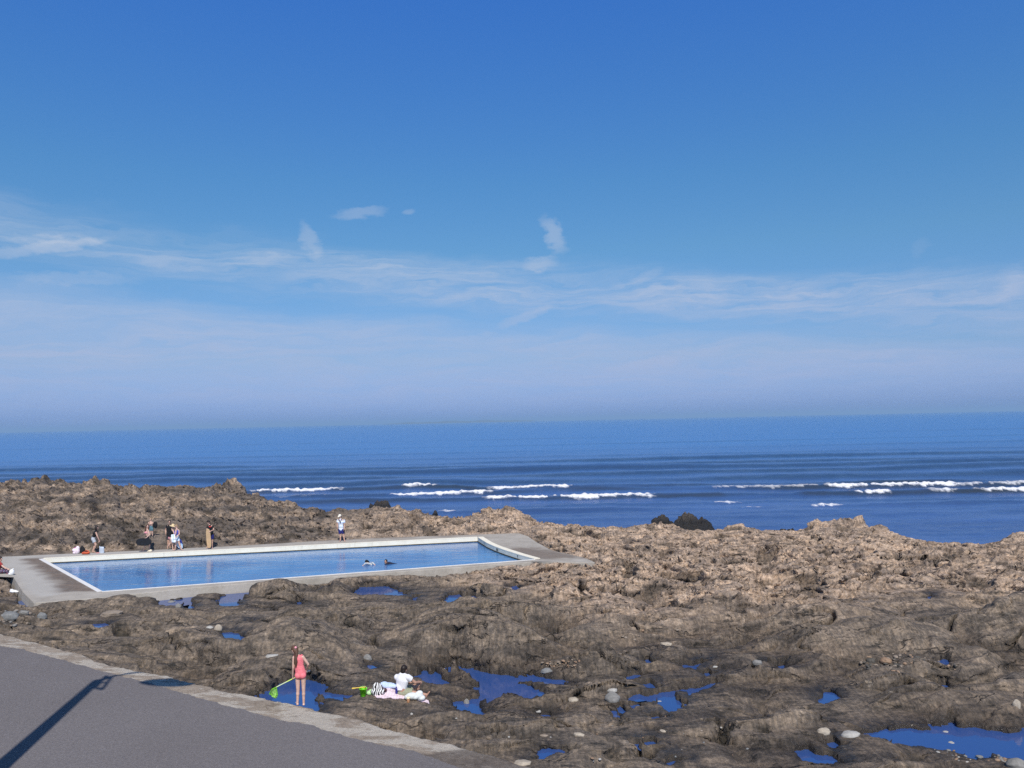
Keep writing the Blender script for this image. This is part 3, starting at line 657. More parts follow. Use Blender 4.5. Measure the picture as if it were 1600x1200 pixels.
bm = bmesh.new(); bmesh.ops.create_cube(bm, size=1, matrix=Matrix.Translation((0, 30000, 27)) @ Matrix.Diagonal((150000, 90000, 64, 1))); hz_ = link('haze', bm_mesh(bm, 'haze'), n.m); hz_['kind'] = 'stuff'; hz_['label'] = 'thin blue sea haze'

# rocks standing in the water, outlines as seen from the shore
def sea_rock(px0, px1, ytop, ybase, seed, label, dist=None):
    c = at((px0 + px1) / 2, ybase, SEA); wd = (px1 - px0) / FPX * c[1]; hh = (ybase - ytop) / FPX * c[1] * 1.05
    nx, ny = 70, 40; U, V_ = np.meshgrid(np.linspace(-1, 1, nx), np.linspace(-1, 1, ny)); X = U * wd / 2 * 1.1; Y = V_ * wd * .32
    R = np.sqrt(U ** 2 + V_ ** 2); h = np.clip(1 - R ** 2.2, -.25, 1)
    q = .8 * (.5 - np.abs(perlin(X / 1.1 + seed, Y / 1.1 + seed))) + .35 * (.5 - np.abs(perlin(X / .5 + seed, Y / .5))) + .22 * perlin(X / .22, Y / .16 + seed)
    h = h * (.60 + .66 * q + .3 * perlin(U * 1.1 + seed * 3.1, V_ + .5)) * hh * 1.25 - .1
    edge = (np.abs(U) > .985) | (np.abs(V_) > .985); h[edge] = -.5
    me = mesh_np('sea_rock', np.stack([X + .08 * perlin(X / .3, h * 3), Y + .1 * perlin(X / .3 + 4, h * 3), h], -1).reshape(-1, 3), grid_faces(ny, nx), smooth=True)
    o = link('sea_rock', me, SEAROCK); o.location = (c[0], c[1], SEA - .1); tag(o, label, 'rock', 'dark rocks standing in the sea'); return o
n = NT('wet_black_rock'); co = n.coord(); f1 = n.noise(co, 3, 5, .65); f2 = n.noise(co, 14, 4, .7)
sp = n.n('SeparateXYZ'); n.l(co, sp.inputs[0])
c = n.ramp(n.math('ADD', n.math('MULTIPLY', f1, .6), n.math('MULTIPLY', f2, .4)), [(.3, (.006, .006, .006)), (.55, (.018, .016, .014)), (.75, (.05, .042, .032))])
c = n.mix(n.math('MULTIPLY', n.rng(sp.outputs[2], .8, 1.5), n.rng(f2, .4, .6)), c, (.13, .105, .08))
n.bsdf(c, .6, n.bump(n.math('ADD', f1, f2), .9, .1), .4); SEAROCK = n.m
sea_rock(571, 614, 781, 801, 1.3, 'low black rock in the sea behind the pool, left of the smaller ones')
sea_rock(668, 690, 800, 815, 2.9, 'small dark rock in the sea with a pointed top, right of the low black one')
sea_rock(689, 701, 807, 815, 4.4, 'smallest dark rock, barely showing beside the pointed one in the sea')
sea_rock(1014, 1056, 806, 827, 5.2, 'dark rounded rock half hidden by the shore, left of the tallest sea rock')
sea_rock(1048, 1116, 804, 829, 6.1, 'tallest and widest black rock in the sea with a brown top')
sea_rock(1198, 1262, 824, 840, 7.7, 'flat topped brown rock at the water edge behind the right shore')
sea_rock(1566, 1650, 838, 857, 9.9, 'dark brown rock at the water edge, cut by the right side of the picture')
sea_rock(1450, 1478, 846, 851, 8.8, 'flat dark rock awash at the edge of the calm water on the right')
# ------------------------------------------------------------------ swimming pool and deck
WATER_Z = -.28
n = NT('worn_concrete'); co = n.coord(); st = n.attr('stain'); pl = n.attr('pale')
b = n.noise(co, .8, 5, .6); f = n.noise(co, 7, 5, .7); g = n.noise(co, 45, 3, .7); sx_ = n.noise(n.mapping(co, (.9, 4.5, 1), (0, 0, .19)), 1.0, 5, .7)
c = n.ramp(n.math('ADD', n.math('MULTIPLY', b, .6), n.math('MULTIPLY', f, .4)), [(.3, (.27, .245, .21)), (.5, (.38, .35, .30)), (.7, (.48, .445, .39))])
c = n.mix(n.math('MULTIPLY', pl, .6), c, (.43, .42, .39))
brown = n.ramp(sx_, [(.32, (.05, .043, .04)), (.5, (.15, .115, .09)), (.7, (.26, .205, .165))])
c = n.mix(n.math('MULTIPLY', st, n.rng(n.math('ADD', sx_, f), .7, 1.05, .55, 1)), c, brown)
c = n.mix(n.math('MULTIPLY', n.rng(g, .55, .75), .25), c, (.12, .11, .10))
n.bsdf(c, .9, n.bump(n.math('ADD', f, g), .4, .02), .25); CONC = n.m

def P2(l): return np.array([np.append(p, 0) if len(p) == 2 else p for p in l])
dk = lambda *q: P2([at(*p)[:2] for p in q])
strips = [(P2([POOL_FL, POOL_NL]), dk((4, 870), (22, 902), (36, 924), (54, 942)), 90, 60),
          (P2([POOL_NL, POOL_NR]), dk((54, 942), (160, 933.5), (300, 918), (500, 902.5), (700, 887.5), (835, 877.5), (930, 879)), 220, 14),
          (P2(RIM_R[::-1]), dk((930, 879), (915, 872), (862, 860), (838, 847), (825, 838), (810, 833)), 90, 60),
          (P2([POOL_FR, POOL_FL]), dk((810, 833), (740, 835.5), (600, 840), (500, 845), (400, 851), (250, 859), (100, 865.5), (4, 870)), 220, 26)]
Vs, Fs, off = [], [], 0
for inn, outp, na, nb in strips:
    a, b_ = resample(inn, na), resample(outp, na); t = np.linspace(0, 1, nb)[:, None, None]
    v = a[None] * (1 - t) + b_[None] * t; Vs.append(v.reshape(-1, 3)); Fs.append(grid_faces(nb, na) + off); off += nb * na
# outer skirt
ring = resample(np.concatenate([s[1] for s in strips] + [strips[0][1][:1]]), 700)
lv = []; rs = -1.0 if np.sum(ring[:, 0] * np.roll(ring[:, 1], -1) - np.roll(ring[:, 0], -1) * ring[:, 1]) > 0 else 1.0
for k, z in enumerate((0, -.02, -.3, -.6, -1.0, -2.4)):
    q = ring.copy(); q[:, 2] = z; tg = np.roll(ring, -1, 0) - np.roll(ring, 1, 0); nn_ = np.stack([-tg[:, 1], tg[:, 0], 0 * tg[:, 0]], 1); nn_ /= np.linalg.norm(nn_, axis=1)[:, None]
    q += nn_ * rs * (0, .015, .04, .07, .1, .2)[k]
    lv.append(q)
Vs.append(np.concatenate(lv)); Fs.append(grid_faces(6, 700) + off); off += 6 * 700
# left apron that runs out of the picture
ap0, ap1 = resample(dk((4, 870), (22, 902)), 20), resample(dk((-90, 872), (-90, 898)), 20); t = np.linspace(0, 1, 20)[:, None, None]
v = ap0[None] * (1 - t) + ap1[None] * t; Vs.append(v.reshape(-1, 3)); Fs.append(grid_faces(20, 20) + off)
V = np.concatenate(Vs); F = np.concatenate(Fs)
nz = .35 * fbm(V[:, 0] / 1.6, V[:, 1] / 1.1, 4)
d1 = sdf(dk((40, 874), (67, 873.5), (158, 924), (104, 923), (80, 900), (62, 888))[:, :2], V[:, 0], V[:, 1])
d2 = sdf(dk((795, 858), (830, 855), (880, 866), (915, 873), (836, 874.5))[:, :2], V[:, 0], V[:, 1])
d3 = sdf(dk((746, 834.5), (700, 837.5), (500, 845.5), (350, 854), (350, 850), (745, 831))[:, :2], V[:, 0], V[:, 1])
stain = np.maximum.reduce([sstep(.5, -.3, d1 + nz), .85 * sstep(.7, -.4, d2 + nz * 1.6), .5 * sstep(.4, -.2, d3 + nz)])
stain = np.maximum(stain, .8 * sstep(-.35, -.75, V[:, 2] + .3 * nz)); stain = np.where((V[:, 2] < -.01) & (V[:, 2] > -.5), stain * .25, stain)
pale = sstep(.3, -.3, sdf(dk((4, 870), (40, 874), (104, 923), (60, 938), (22, 902))[:, :2], V[:, 0], V[:, 1]) + nz)
pale = np.maximum(pale, sstep(-12, -24, V[:, 0]) * sstep(43, 44.5, V[:, 1]))
o = link('pool_deck', mesh_np('pool_deck', V, F, {'stain': stain, 'pale': pale}, smooth=False), CONC); struct(o, 'worn concrete deck round the sea water pool')
# make the deck faces look up and out
bm = bmesh.new(); bm.from_mesh(o.data)
for f_ in bm.faces:
    if abs(f_.normal.z) > .5 and f_.normal.z < 0: f_.normal_flip()
bm.to_mesh(o.data); bm.free()

# the basin: painted walls, white edge, dark tide line
n = NT('cream_wall_paint'); co = n.coord(); f = n.noise(co, 2.5, 5, .65); g = n.noise(n.mapping(co, (5, 5, .8)), 1.0, 4, .6)
c = n.mix(n.rng(f, .35, .7), (.86, .81, .66), (.77, .72, .57)); c = n.mix(n.math('MULTIPLY', n.rng(g, .58, .75), .4), c, (.42, .40, .32))
n.bsdf(c, .7, n.bump(f, .2, .02), .3); CREAM = n.m
n = NT('white_edge_paint'); co = n.coord(); f = n.noise(co, 6, 5, .7)
c = n.mix(n.rng(f, .3, .6), (.80, .80, .78), (.68, .67, .63)); c = n.mix(n.rng(n.noise(co, 3, 5, .75), .66, .74), c, (.36, .33, .28)); n.bsdf(c, .7, None, .3); WHITE = n.m
n = NT('dark_tide_line'); co = n.coord(); f = n.noise(co, 5, 4, .7); n.bsdf(n.mix(n.rng(f, .35, .65), (.03, .028, .02), (.09, .08, .055)), .7, None, .3); ALGAE = n.m
n = NT('pool_floor'); co = n.coord(); f = n.noise(co, .6, 4, .6); n.bsdf(n.mix(f, (.12, .2, .26), (.2, .3, .36)), .8); FLOORM = n.m

pool = empty('swimming_pool', ((POOL_FL + POOL_NR) / 2).tolist() + [0]); tag(pool, 'long sea water swimming pool with cream painted walls set in the rocks', 'swimming pool')
PO = np.array(pool.location)
ctr = (POOL_FL + POOL_FR + POOL_NL + POOL_NR) / 4
def inward(path):
    p = np.asarray(path); t = np.gradient(p, axis=0); nn = np.stack([-t[:, 1], t[:, 0]], 1); nn /= np.linalg.norm(nn, axis=1)[:, None]
    return nn * np.sign(np.sum(nn * (ctr - p), 1))[:, None]
def sweep(path, prof, name, mat):
    """profile points are (towards the basin, z)"""
    p = resample(np.asarray(path), 60); nn = inward(p); V = []
    for a, z in prof: V.append(np.concatenate([p + nn * a, np.full((60, 1), z)], 1))
    V = np.array(V); k = len(prof); V = np.concatenate([V, V[:1]]); F = grid_faces(k + 1, 60)
    V = V.reshape(-1, 3)
    caps = []
    me = mesh_np(name, V - PO, F, smooth=False)
    bm = bmesh.new(); bm.from_mesh(me); bmesh.ops.remove_doubles(bm, verts=bm.verts, dist=1e-4); bmesh.ops.holes_fill(bm, edges=[e for e in bm.edges if e.is_boundary]); bmesh.ops.recalc_face_normals(bm, faces=bm.faces); bm.to_mesh(me); bm.free()
    return link(name, me, mat, pool)
def shrink(path, a): p = np.asarray(path, float); return p
far_p, left_p, near_p, right_p = [POOL_FR, POOL_FL], [POOL_FL, POOL_NL], [POOL_NL, POOL_NR], RIM_R
for path, wd, mt in ((far_p, .24, CREAM), (left_p, .20, WHITE), (near_p, .13, WHITE), (right_p, .34, CREAM)):
    sweep(path, [(-wd, -.02), (-wd, .012 if wd < .3 else .03), (0.004, .012 if wd < .3 else .03), (0.004, -.02)], 'coping', mt)
for path in (far_p, left_p, near_p, right_p):
    sweep(path, [(-.12, -.022), (.0, -.022), (.0, -1.4), (-.12, -1.4)], 'basin_wall', CREAM)
sweep(far_p, [(-.02, WATER_Z + .055), (.012, WATER_Z + .055), (.012, WATER_Z - .3), (-.02, WATER_Z - .3)], 'tide_line', ALGAE)
sweep(right_p, [(-.02, WATER_Z + .07), (.012, WATER_Z + .07), (.012, WATER_Z - .3), (-.02, WATER_Z - .3)], 'tide_line', ALGAE)
# depth figures painted on the end wall, worn and too small to read
n = NT('black_mark_paint'); n.bsdf((.03, .03, .03), .7); BLK = n.m
rp = resample(np.asarray(RIM_R), 200); rn = inward(rp)
for frac, strokes in ((.22, [(0, 0, .03, .12)]), (.5, [(-.14, 0, .03, .13), (-.06, 0, .03, .13), (.02, 0, .03, .13), (-.10, .04, .09, .03), (.10, 0, .03, .13)]), (.80, [(0, 0, .035, .13), (-.04, .05, .09, .03)])):
    k = int(frac * 199); t = rp[min(k + 1, 199)] - rp[max(k - 1, 0)]; t /= np.linalg.norm(t); bm = bmesh.new()
    for (u, zz, ww, hh) in strokes:
        c3 = np.append(rp[k] + t * u + rn[k] * .006, -.11 + zz) - PO
        m4 = Matrix(((t[0], rn[k][0], 0, c3[0]), (t[1], rn[k][1], 0, c3[1]), (0, 0, 1, c3[2]), (0, 0, 0, 1)))
        bmesh.ops.create_cube(bm, size=1, matrix=m4 @ Matrix.Diagonal((ww, .008, hh, 1)))
    link('depth_mark', bm_mesh(bm, 'depth_mark'), BLK, pool)
corners = [POOL_FL] + [RIM_R[0]] + list(RIM_R[1:]) + [POOL_NL]
def poly_obj(name, pts, z, mat, parent=None, o0=(0, 0, 0)):
    bm = bmesh.new(); f = bm.faces.new([bm.verts.new((p[0] - o0[0], p[1] - o0[1], z - o0[2])) for p in pts]); bm.normal_update()
    if f.normal.z < 0: f.normal_flip()
    bmesh.ops.triangulate(bm, faces=[f]); return link(name, bm_mesh(bm, name), mat, parent)
grow = [c + (c - ctr) / np.linalg.norm(c - ctr) * .05 for c in corners]
poly_obj('basin_floor', grow, -1.35, FLOORM, pool, PO)
n = NT('pool_water'); co = n.coord()
a = n.noise(n.mapping(co, (1.1, 2.6, 1), (0, 0, .15)), 1.0, 4, .55); b_ = n.noise(n.mapping(co, (3.5, 9, 1), (0, 0, .1)), 1.0, 3, .55)
big_ = n.noise(n.mapping(co, (.22, .5, 1)), 1.0, 3, .5)
nr_ = n.bump(n.math('ADD', n.math('MULTIPLY', a, n.rng(big_, .35, .65, .5, 1.3)), n.math('MULTIPLY', b_, .3)), .24, .10)
n.bsdf(n.mix(n.rng(big_, .35, .65), (.045, .15, .37), (.085, .24, .48)), .04, nr_, .85, IOR=1.33)
struct(poly_obj('pool_water', grow, WATER_Z, n.m), 'rippled blue water of the swimming pool')

# ------------------------------------------------------------------ slipway: asphalt with a worn concrete edge
def slip_pts(l, dz=0.0): return np.array([[p[0], p[1], slip_z(p[0]) + dz] for p in l])
n = NT('worn_kerb_concrete'); co = n.coord()
b = n.noise(co, 1.1, 5, .65); f = n.noise(co, 8, 5, .7); g = n.noise(co, 50, 3, .75)
pa_ = n.noise(n.mapping(co, (.9, 2.2, 1), (0, 0, -.4)), 1.0, 6, .72)
c = n.ramp(n.math('ADD', n.math('MULTIPLY', b, .4), n.math('MULTIPLY', f, .6)), [(.3, (.21, .168, .128)), (.5, (.335, .277, .215)), (.72, (.46, .39, .31))])
c = n.mix(n.rng(pa_, .47, .53), c, n.ramp(f, [(.3, (.42, .375, .31)), (.7, (.56, .51, .43))]))
c = n.mix(n.math('MULTIPLY', n.rng(n.noise(co, 1.7, 5, .7), .58, .66), .6), c, (.16, .125, .10))
c = n.mix(n.math('MULTIPLY', n.rng(g, .5, .8), .5), c, (.10, .085, .075))
ro_ = n.attr('rough'); c = n.mix(n.math('MULTIPLY', ro_, .85), c, n.ramp(n.math('ADD', n.math('MULTIPLY', b, .4), n.math('MULTIPLY', f, .6)), [(.35, (.085, .07, .058)), (.52, (.15, .125, .105)), (.68, (.25, .215, .18))]))
n.bsdf(c, .92, n.bump(n.math('ADD', f, g), .8, .04), .2); KERBM = n.m
ko, ki = resample(slip_pts(KERB_OUT), 620), None
inn = slip_pts(KERB_IN); ki = resample(inn, 620)
jo = .10 * fbm(ko[:, 0] / .8, ko[:, 1] / .8, 4) + .03 * perlin(ko[:, 0] / .12, ko[:, 1] / .12)
tn = np.gradient(ko[:, :2], axis=0); tn /= np.linalg.norm(tn, axis=1)[:, None]; ko[:, 0] += -tn[:, 1] * jo; ko[:, 1] += tn[:, 0] * jo
rows = []
low = ko.copy(); low[:, 2] -= 1.0; mid_ = ko.copy(); mid_[:, 2] -= .05
ins = ki.copy(); ti = ki - ko; ti /= np.linalg.norm(ti, axis=1)[:, None]; ins = ki + ti * .8
t = np.linspace(0, 1, 22)[:, None, None]; top = ko[None] * (1 - t) + ins[None] * t
top[..., 2] = slip_z(top[..., 0]) + .015 + .006 * fbm(top[..., 0] / .5, top[..., 1] / .5, 3); top[0, :, 2] -= .03
V = np.concatenate([low[None], mid_[None], top]).reshape(-1, 3)
rgh = np.clip(sstep(-.06, .06, sdf(np.array([at_slip(*q)[:2] for q in [(-420, 940), (0, 985), (200, 1035), (400, 1084), (600, 1130), (740, 1170.5), (672, 1178), (600, 1176), (400, 1130), (0, 1030), (-420, 990)]]), V[:, 0], V[:, 1]) + .08 * fbm(V[:, 0] / .4, V[:, 1] / .4, 3)), 0, 1)
struct(link('kerb', mesh_np('kerb', V, grid_faces(24, 620), {'rough': rgh}, smooth=False), KERBM), 'worn crumbling concrete edge of the slipway')
# asphalt, its ragged edge lapping over the concrete
n = NT('asphalt'); co = n.coord()
b = n.noise(co, .45, 4, .6); f = n.noise(co, 22, 4, .75); g = n.noise(co, 90, 2, .7); sp = n.voro(co, 60)
c = n.ramp(n.math('ADD', n.math('MULTIPLY', f, .5), n.math('MULTIPLY', g, .5)), [(.34, (.115, .106, .104)), (.5, (.176, .162, .160)), (.66, (.25, .23, .225))])
c = n.mix(n.math('MULTIPLY', n.rng(b, .4, .65), .35), c, n.mix(1.0, c, (.80, .79, .78), 'MULTIPLY'))
c = n.mix(n.math('MULTIPLY', n.rng(n.noise(co, 55, 2, .8), .66, .72), .6), c, (.42, .39, .37))
n.bsdf(c, .9, n.bump(n.math('ADD', f, g), .7, .02), .25); ASPH = n.m
ed = resample(inn, 900); j = .05 * fbm(ed[:, 0] / .6, ed[:, 1] / .6, 4) + .025 * perlin(ed[:, 0] / .1, ed[:, 1] / .1)
tn = np.gradient(ed[:, :2], axis=0); tn /= np.linalg.norm(tn, axis=1)[:, None]; ed[:, 0] += -tn[:, 1] * j; ed[:, 1] += tn[:, 0] * j
ed[:, 2] = slip_z(ed[:, 0]) + .034
back = resample(np.array([[-34, 2.0, 0], [4.0, 2.0, 0]]), 900); back[:, 2] = slip_z(back[:, 0]) + .03
t = np.linspace(0, 1, 40)[:, None, None]; V = ed[None] * (1 - t) + back[None] * t; V[..., 2] = slip_z(V[..., 0]) + .034
V = np.concatenate([(ed - np.array([0, 0, .06]))[None], V])
struct(link('slipway', mesh_np('slipway', V.reshape(-1, 3), grid_faces(41, 900), smooth=False), ASPH), 'grey asphalt slipway sloping down to the rocks')
# ------------------------------------------------------------------ people
class Lump:
    """closed tapered pieces that are fused into one continuous skin"""
    def __init__(s): s.V, s.F, s.n = [], [], 0
    def add(s, V, F): s.V.append(np.asarray(V, float)); s.F += [tuple(i + s.n for i in f) for f in F]; s.n += len(V)
    def bone(s, p0, p1, r0, r1, side=None, flat=1.0, cap0=True, cap1=True, seg=14):
        """tapered limb; flat squeezes it across the side vector"""
        p0, p1 = np.asarray(p0, float), np.asarray(p1, float); a = p1 - p0; L = np.linalg.norm(a)
        if L < 1e-6: a = np.array([0, 0, 1.]); L = 1e-6
        a = a / L; u = np.asarray(side, float) if side is not None else (np.array([1., 0, 0]) if abs(a[0]) < .8 else np.array([0, 1., 0]))
        u = u - a * np.dot(u, a); u /= np.linalg.norm(u); v = np.cross(a, u); rings = []
        if cap0: rings += [(-math.cos(t) * r0 * min(1, flat + .2), math.sin(t) * r0) for t in (.15, .5, .9, 1.25)]
        else: rings += [(0, r0 * .02)]
        rings += [(0, r0), (L * .5, (r0 + r1) / 2), (L, r1)]
        if cap1: rings += [(L + math.sin(t) * r1 * min(1, flat + .2), math.cos(t) * r1) for t in (.32, .67, 1.07, 1.42)]
        else: rings += [(L, r1 * .02)]
        V, F = [], []
        for h, r in rings:
            for k in range(seg):
                t = 2 * PI * k / seg; V.append(p0 + a * h + u * r * math.cos(t) + v * r * flat * math.sin(t))
        m = len(rings)
        for i in range(m - 1):
            for k in range(seg): F.append((i * seg + k, i * seg + (k + 1) % seg, (i + 1) * seg + (k + 1) % seg, (i + 1) * seg + k))
        F.append(tuple(range(seg - 1, -1, -1))); F.append(tuple((m - 1) * seg + k for k in range(seg))); s.add(V, F); return s
    def ball(s, c, rx, ry, rz, M3=None, seg=16, rings=10):
        V, F = [], []
        for i in range(rings + 1):
            t = PI * (i + .001) / (rings + .002)
            for k in range(seg):
                q = 2 * PI * k / seg; p = np.array([rx * math.sin(t) * math.cos(q), ry * math.sin(t) * math.sin(q), rz * math.cos(t)])
                V.append(np.asarray(c, float) + (M3 @ p if M3 is not None else p))
        for i in range(rings):
            for k in range(seg): F.append((i * seg + k, (i + 1) * seg + k, (i + 1) * seg + (k + 1) % seg, i * seg + (k + 1) % seg))
        F.append(tuple(range(seg))); F.append(tuple(rings * seg + k for k in range(seg - 1, -1, -1))); s.add(V, F); return s
    def build(s, name, mat, parent, origin, voxel=.009, smooth=2, face=None):
        me0 = bpy.data.meshes.new('raw'); me0.from_pydata([tuple(v - origin) for v in np.concatenate(s.V)], [], s.F); me0.update()
        t = bpy.data.objects.new('raw', me0); COL.objects.link(t)
        r = t.modifiers.new('r', 'REMESH'); r.mode = 'VOXEL'; r.voxel_size = voxel
        if smooth: q = t.modifiers.new('s', 'SMOOTH'); q.factor = .5; q.iterations = smooth
        dg = bpy.context.evaluated_depsgraph_get(); me = bpy.data.meshes.new_from_object(t.evaluated_get(dg)); me.name = name
        bpy.data.objects.remove(t); bpy.data.meshes.remove(me0); me.materials.clear()
        me.polygons.foreach_set('use_smooth', [True] * len(me.polygons))
        if face is not None:      # eyes and mouth belong to the one skin
            co = np.empty(len(me.vertices) * 3, np.float32); me.vertices.foreach_get('co', co); co = co.reshape(-1, 3) + origin
            c, M3, k = face; q = (co - c) @ M3 / k; e = np.zeros(len(co))
            for ex in (-.30, .30): e = np.maximum(e, sstep(.24, .13, np.hypot(q[:, 0] - ex, (q[:, 2] - .02) * 1.3)) * (q[:, 1] < -.5))
            li = sstep(.22, .12, np.hypot(q[:, 0] * .7, (q[:, 2] + .48) * 2)) * (q[:, 1] < -.5)
            for nme, arr in (('eyes', e), ('lips', li)):
                at_ = me.attributes.new(nme, 'FLOAT', 'POINT'); at_.data.foreach_set('value', arr.astype(np.float32))
        o = link(name, me, mat, parent); return o

def skin(name, col):
    n = NT(name); co = n.coord(); f = n.noise(co, 14, 3); c = n.mix(n.rng(f, .35, .65), tuple(v * .9 for v in col), tuple(min(1, v * 1.08) for v in col))
    c = n.mix(n.attr('eyes'), c, (.05, .03, .025)); c = n.mix(n.math('MULTIPLY', n.attr('lips'), .6), c, (.45, .16, .14))
    b = n.bsdf(c, .5, None, .4); b.inputs['Subsurface Weight'].default_value = .08; b.inputs['Subsurface Radius'].default_value = (.02, .008, .004); return n.m
SK_PALE = skin('pale_skin', (.62, .40, .31)); SK_TAN = skin('tanned_skin', (.46, .27, .19)); SK_MID = skin('light_skin', (.55, .34, .25))
HAIR_DK = fabric('dark_hair', (.022, .015, .012), .5, 60, .5); HAIR_BR = fabric('brown_hair', (.10, .052, .032), .5, 60, .5); HAIR_LT = fabric('fair_hair', (.34, .22, .12), .4, 60, .5)

UP = np.array([0, 0, 1.])
def unit(v): v = np.asarray(v, float); return v / (np.linalg.norm(v) + 1e-9)

def head_frame(look, tilt=None):
    f = unit(look); up = UP if tilt is None else unit(tilt); r = unit(np.cross(up, -f)) ; r = unit(np.cross(f, up)) * -1
    # columns: local x (side), local y (backwards, face is -y), local z (up)
    y = -f; x = unit(np.cross(y, up)); z = np.cross(x, y); return np.stack([x, y, z], 1)

def hand(L, wr, el, H, inward, curl=.5, grip=None):
    d = unit(np.asarray(wr) - np.asarray(el)); n_ = unit(np.asarray(inward) - d * np.dot(inward, d)); sd_ = np.cross(d, n_); k = H / 1.7
    pc = np.asarray(wr) + d * .045 * k
    L.bone(wr, np.asarray(wr) + d * .075 * k, .026 * k, .036 * k, sd_, .42)
    for i, (o_, ln) in enumerate(((-.031, .062), (-.0105, .074), (.0105, .070), (.031, .056))):
        b0 = np.asarray(wr) + d * .085 * k + sd_ * o_ * k; c1 = curl * (1 + .1 * i)
        d1 = unit(d * math.cos(c1) + n_ * math.sin(c1)); b1 = b0 + d1 * ln * .55 * k; d2 = unit(d * math.cos(c1 * 2.2) + n_ * math.sin(c1 * 2.2)); b2 = b1 + d2 * ln * .5 * k
        L.bone(b0 - d * .02 * k, b1, .0088 * k, .008 * k, seg=8); L.bone(b1, b2, .008 * k, .0068 * k, seg=8)
    t0 = np.asarray(wr) + d * .03 * k - sd_ * .026 * k; t1 = t0 + unit(d * .7 - sd_ * .7 + n_ * .3) * .038 * k; t2 = t1 + unit(d - sd_ * .15 + n_ * .45) * .032 * k
    L.bone(t0, t1, .011 * k, .0095 * k, seg=8); L.bone(t1, t2, .0095 * k, .0078 * k, seg=8)

def figure(label, H, J, look, skin_m, hair=None, wear=(), slim=1.0, group=None, origin=None, curl=(.5, .5), sit=False):
    """J: joints in the world. wear: (part name, material, list of pieces)"""
    k = H / 1.7; s_ = slim
    J = {q: np.asarray(v, float) for q, v in J.items()}
    side = unit(J['sh_b'] - J['sh_a']); hs = unit(J['hp_b'] - J['hp_a'])
    org = np.array(origin if origin is not None else [(J['an_a'][0] + J['an_b'][0]) / 2, (J['an_a'][1] + J['an_b'][1]) / 2, min(J['an_a'][2], J['an_b'][2]) - .05 * k])
    root = empty('person', org); tag(root, label, 'person', group)
    L = Lump(); HM = head_frame(look); hc = J['head']
    L.ball(hc, .073 * k, .092 * k, .112 * k, HM); L.ball(hc + HM @ np.array([0, -.03, -.055]) * k, .05 * k, .058 * k, .062 * k, HM)
    L.bone(hc + HM @ np.array([0, -.085, .02]) * k, hc + HM @ np.array([0, -.108, -.018]) * k, .010 * k, .014 * k)
    for e in (-1, 1): L.ball(hc + HM @ np.array([e * .074, .01, -.005]) * k, .012 * k, .02 * k, .032 * k, HM)
    nb = J['neck']; L.bone(nb, hc + HM @ np.array([0, .015, -.06]) * k, .052 * k * s_, .047 * k * s_)
    def torso(g, a=0.0, b=1.0, capa=True):
        ch, wa, hp = J['chest'], J['waist'], J['hip']
        g_ = lambda r: r * k * s_ + a
        M_ = Lump() if False else None
        return [(nb - UP * .0 + (ch - nb) * .25, ch, g_(.098), g_(.158), side, .62), (ch, wa, g_(.158), g_(.125), side, .66), (wa, hp, g_(.125), g_(.150), unit(side + hs), .70)]
    for t in torso(L): L.bone(t[0], t[1], t[2], t[3], t[4], t[5])
    for q in 'ab':
        L.bone(nb + (J['chest'] - nb) * .2, J['sh_' + q], .055 * k * s_, .052 * k * s_); L.bone(J['sh_' + q], J['el_' + q], .050 * k * s_, .039 * k * s_); L.bone(J['el_' + q], J['wr_' + q], .039 * k * s_, .026 * k * s_)
        inw = unit(J['waist'] - J['wr_' + q] + np.array([.001, 0, 0])) ; hand(L, J['wr_' + q], J['el_' + q], H, inw, curl[0 if q == 'a' else 1])
        L.bone(J['hp_' + q], J['kn_' + q], .086 * k * s_, .056 * k * s_); L.bone(J['kn_' + q], J['an_' + q], .055 * k * s_, .036 * k * s_)
        c = J['kn_' + q] * .68 + J['an_' + q] * .32; L.ball(c, .056 * k * s_, .058 * k * s_, .09 * k)
        to = J['to_' + q]; an = J['an_' + q]; dn = unit(to - an); heel = an - UP * .0 - dn * .02 * k
        L.bone(heel - np.array([0, 0, .03 * k]) if abs(dn[2]) < .7 else heel, to, .036 * k, .026 * k, np.cross(UP, dn) if abs(dn[2]) < .9 else side, .75)
        fs = unit(np.cross(UP, dn)) if abs(dn[2]) < .9 else side
        for i, o_ in enumerate((-.028, -.012, .002, .015, .026)): L.bone(to + fs * o_ * k, to + fs * o_ * k + dn * (.03 - .003 * i) * k, .011 * k, .009 * k, seg=8)
    L.build('body', skin_m, root, org, .0085 * max(k, .8), 2, (hc, HM, .112 * k))
    if hair:
        hm, style = hair; hh = Lump(); hh.ball(hc + HM @ np.array([0, .018, .026]) * k, .086 * k, .098 * k, .104 * k, HM)
        hh.ball(hc + HM @ np.array([0, .055, -.03]) * k, .078 * k, .062 * k, .09 * k, HM)
        for st in style: hh.bone(*st)
        hh.build('hair', hm, root, org, .009, 1)
    for (pn, mt, pieces) in wear:
        w_ = Lump()
        for pc in pieces:
            if pc[0] == 'torso':        # from fraction a to b down the trunk, inflated
                infl = pc[1] * k; segs = torso(w_, infl)[pc[2]:pc[3]]
                for i, t in enumerate(segs): w_.bone(t[0], t[1], t[2], t[3], t[4], t[5] * 1.03, True, True)
            elif pc[0] == 'limb':       # ('limb', j0, j1, fraction, r0, r1)
                a_, b_ = J[pc[1]], J[pc[2]]; w_.bone(a_, a_ + (b_ - a_) * pc[3], pc[4] * k * s_, pc[5] * k * s_, None, 1, True, False)
            elif pc[0] == 'bone': w_.bone(*pc[1:])
            elif pc[0] == 'ball': w_.ball(*pc[1:])
        w_.build(pn, mt, root, org, .0095 * max(k, .8), 1)
    return root

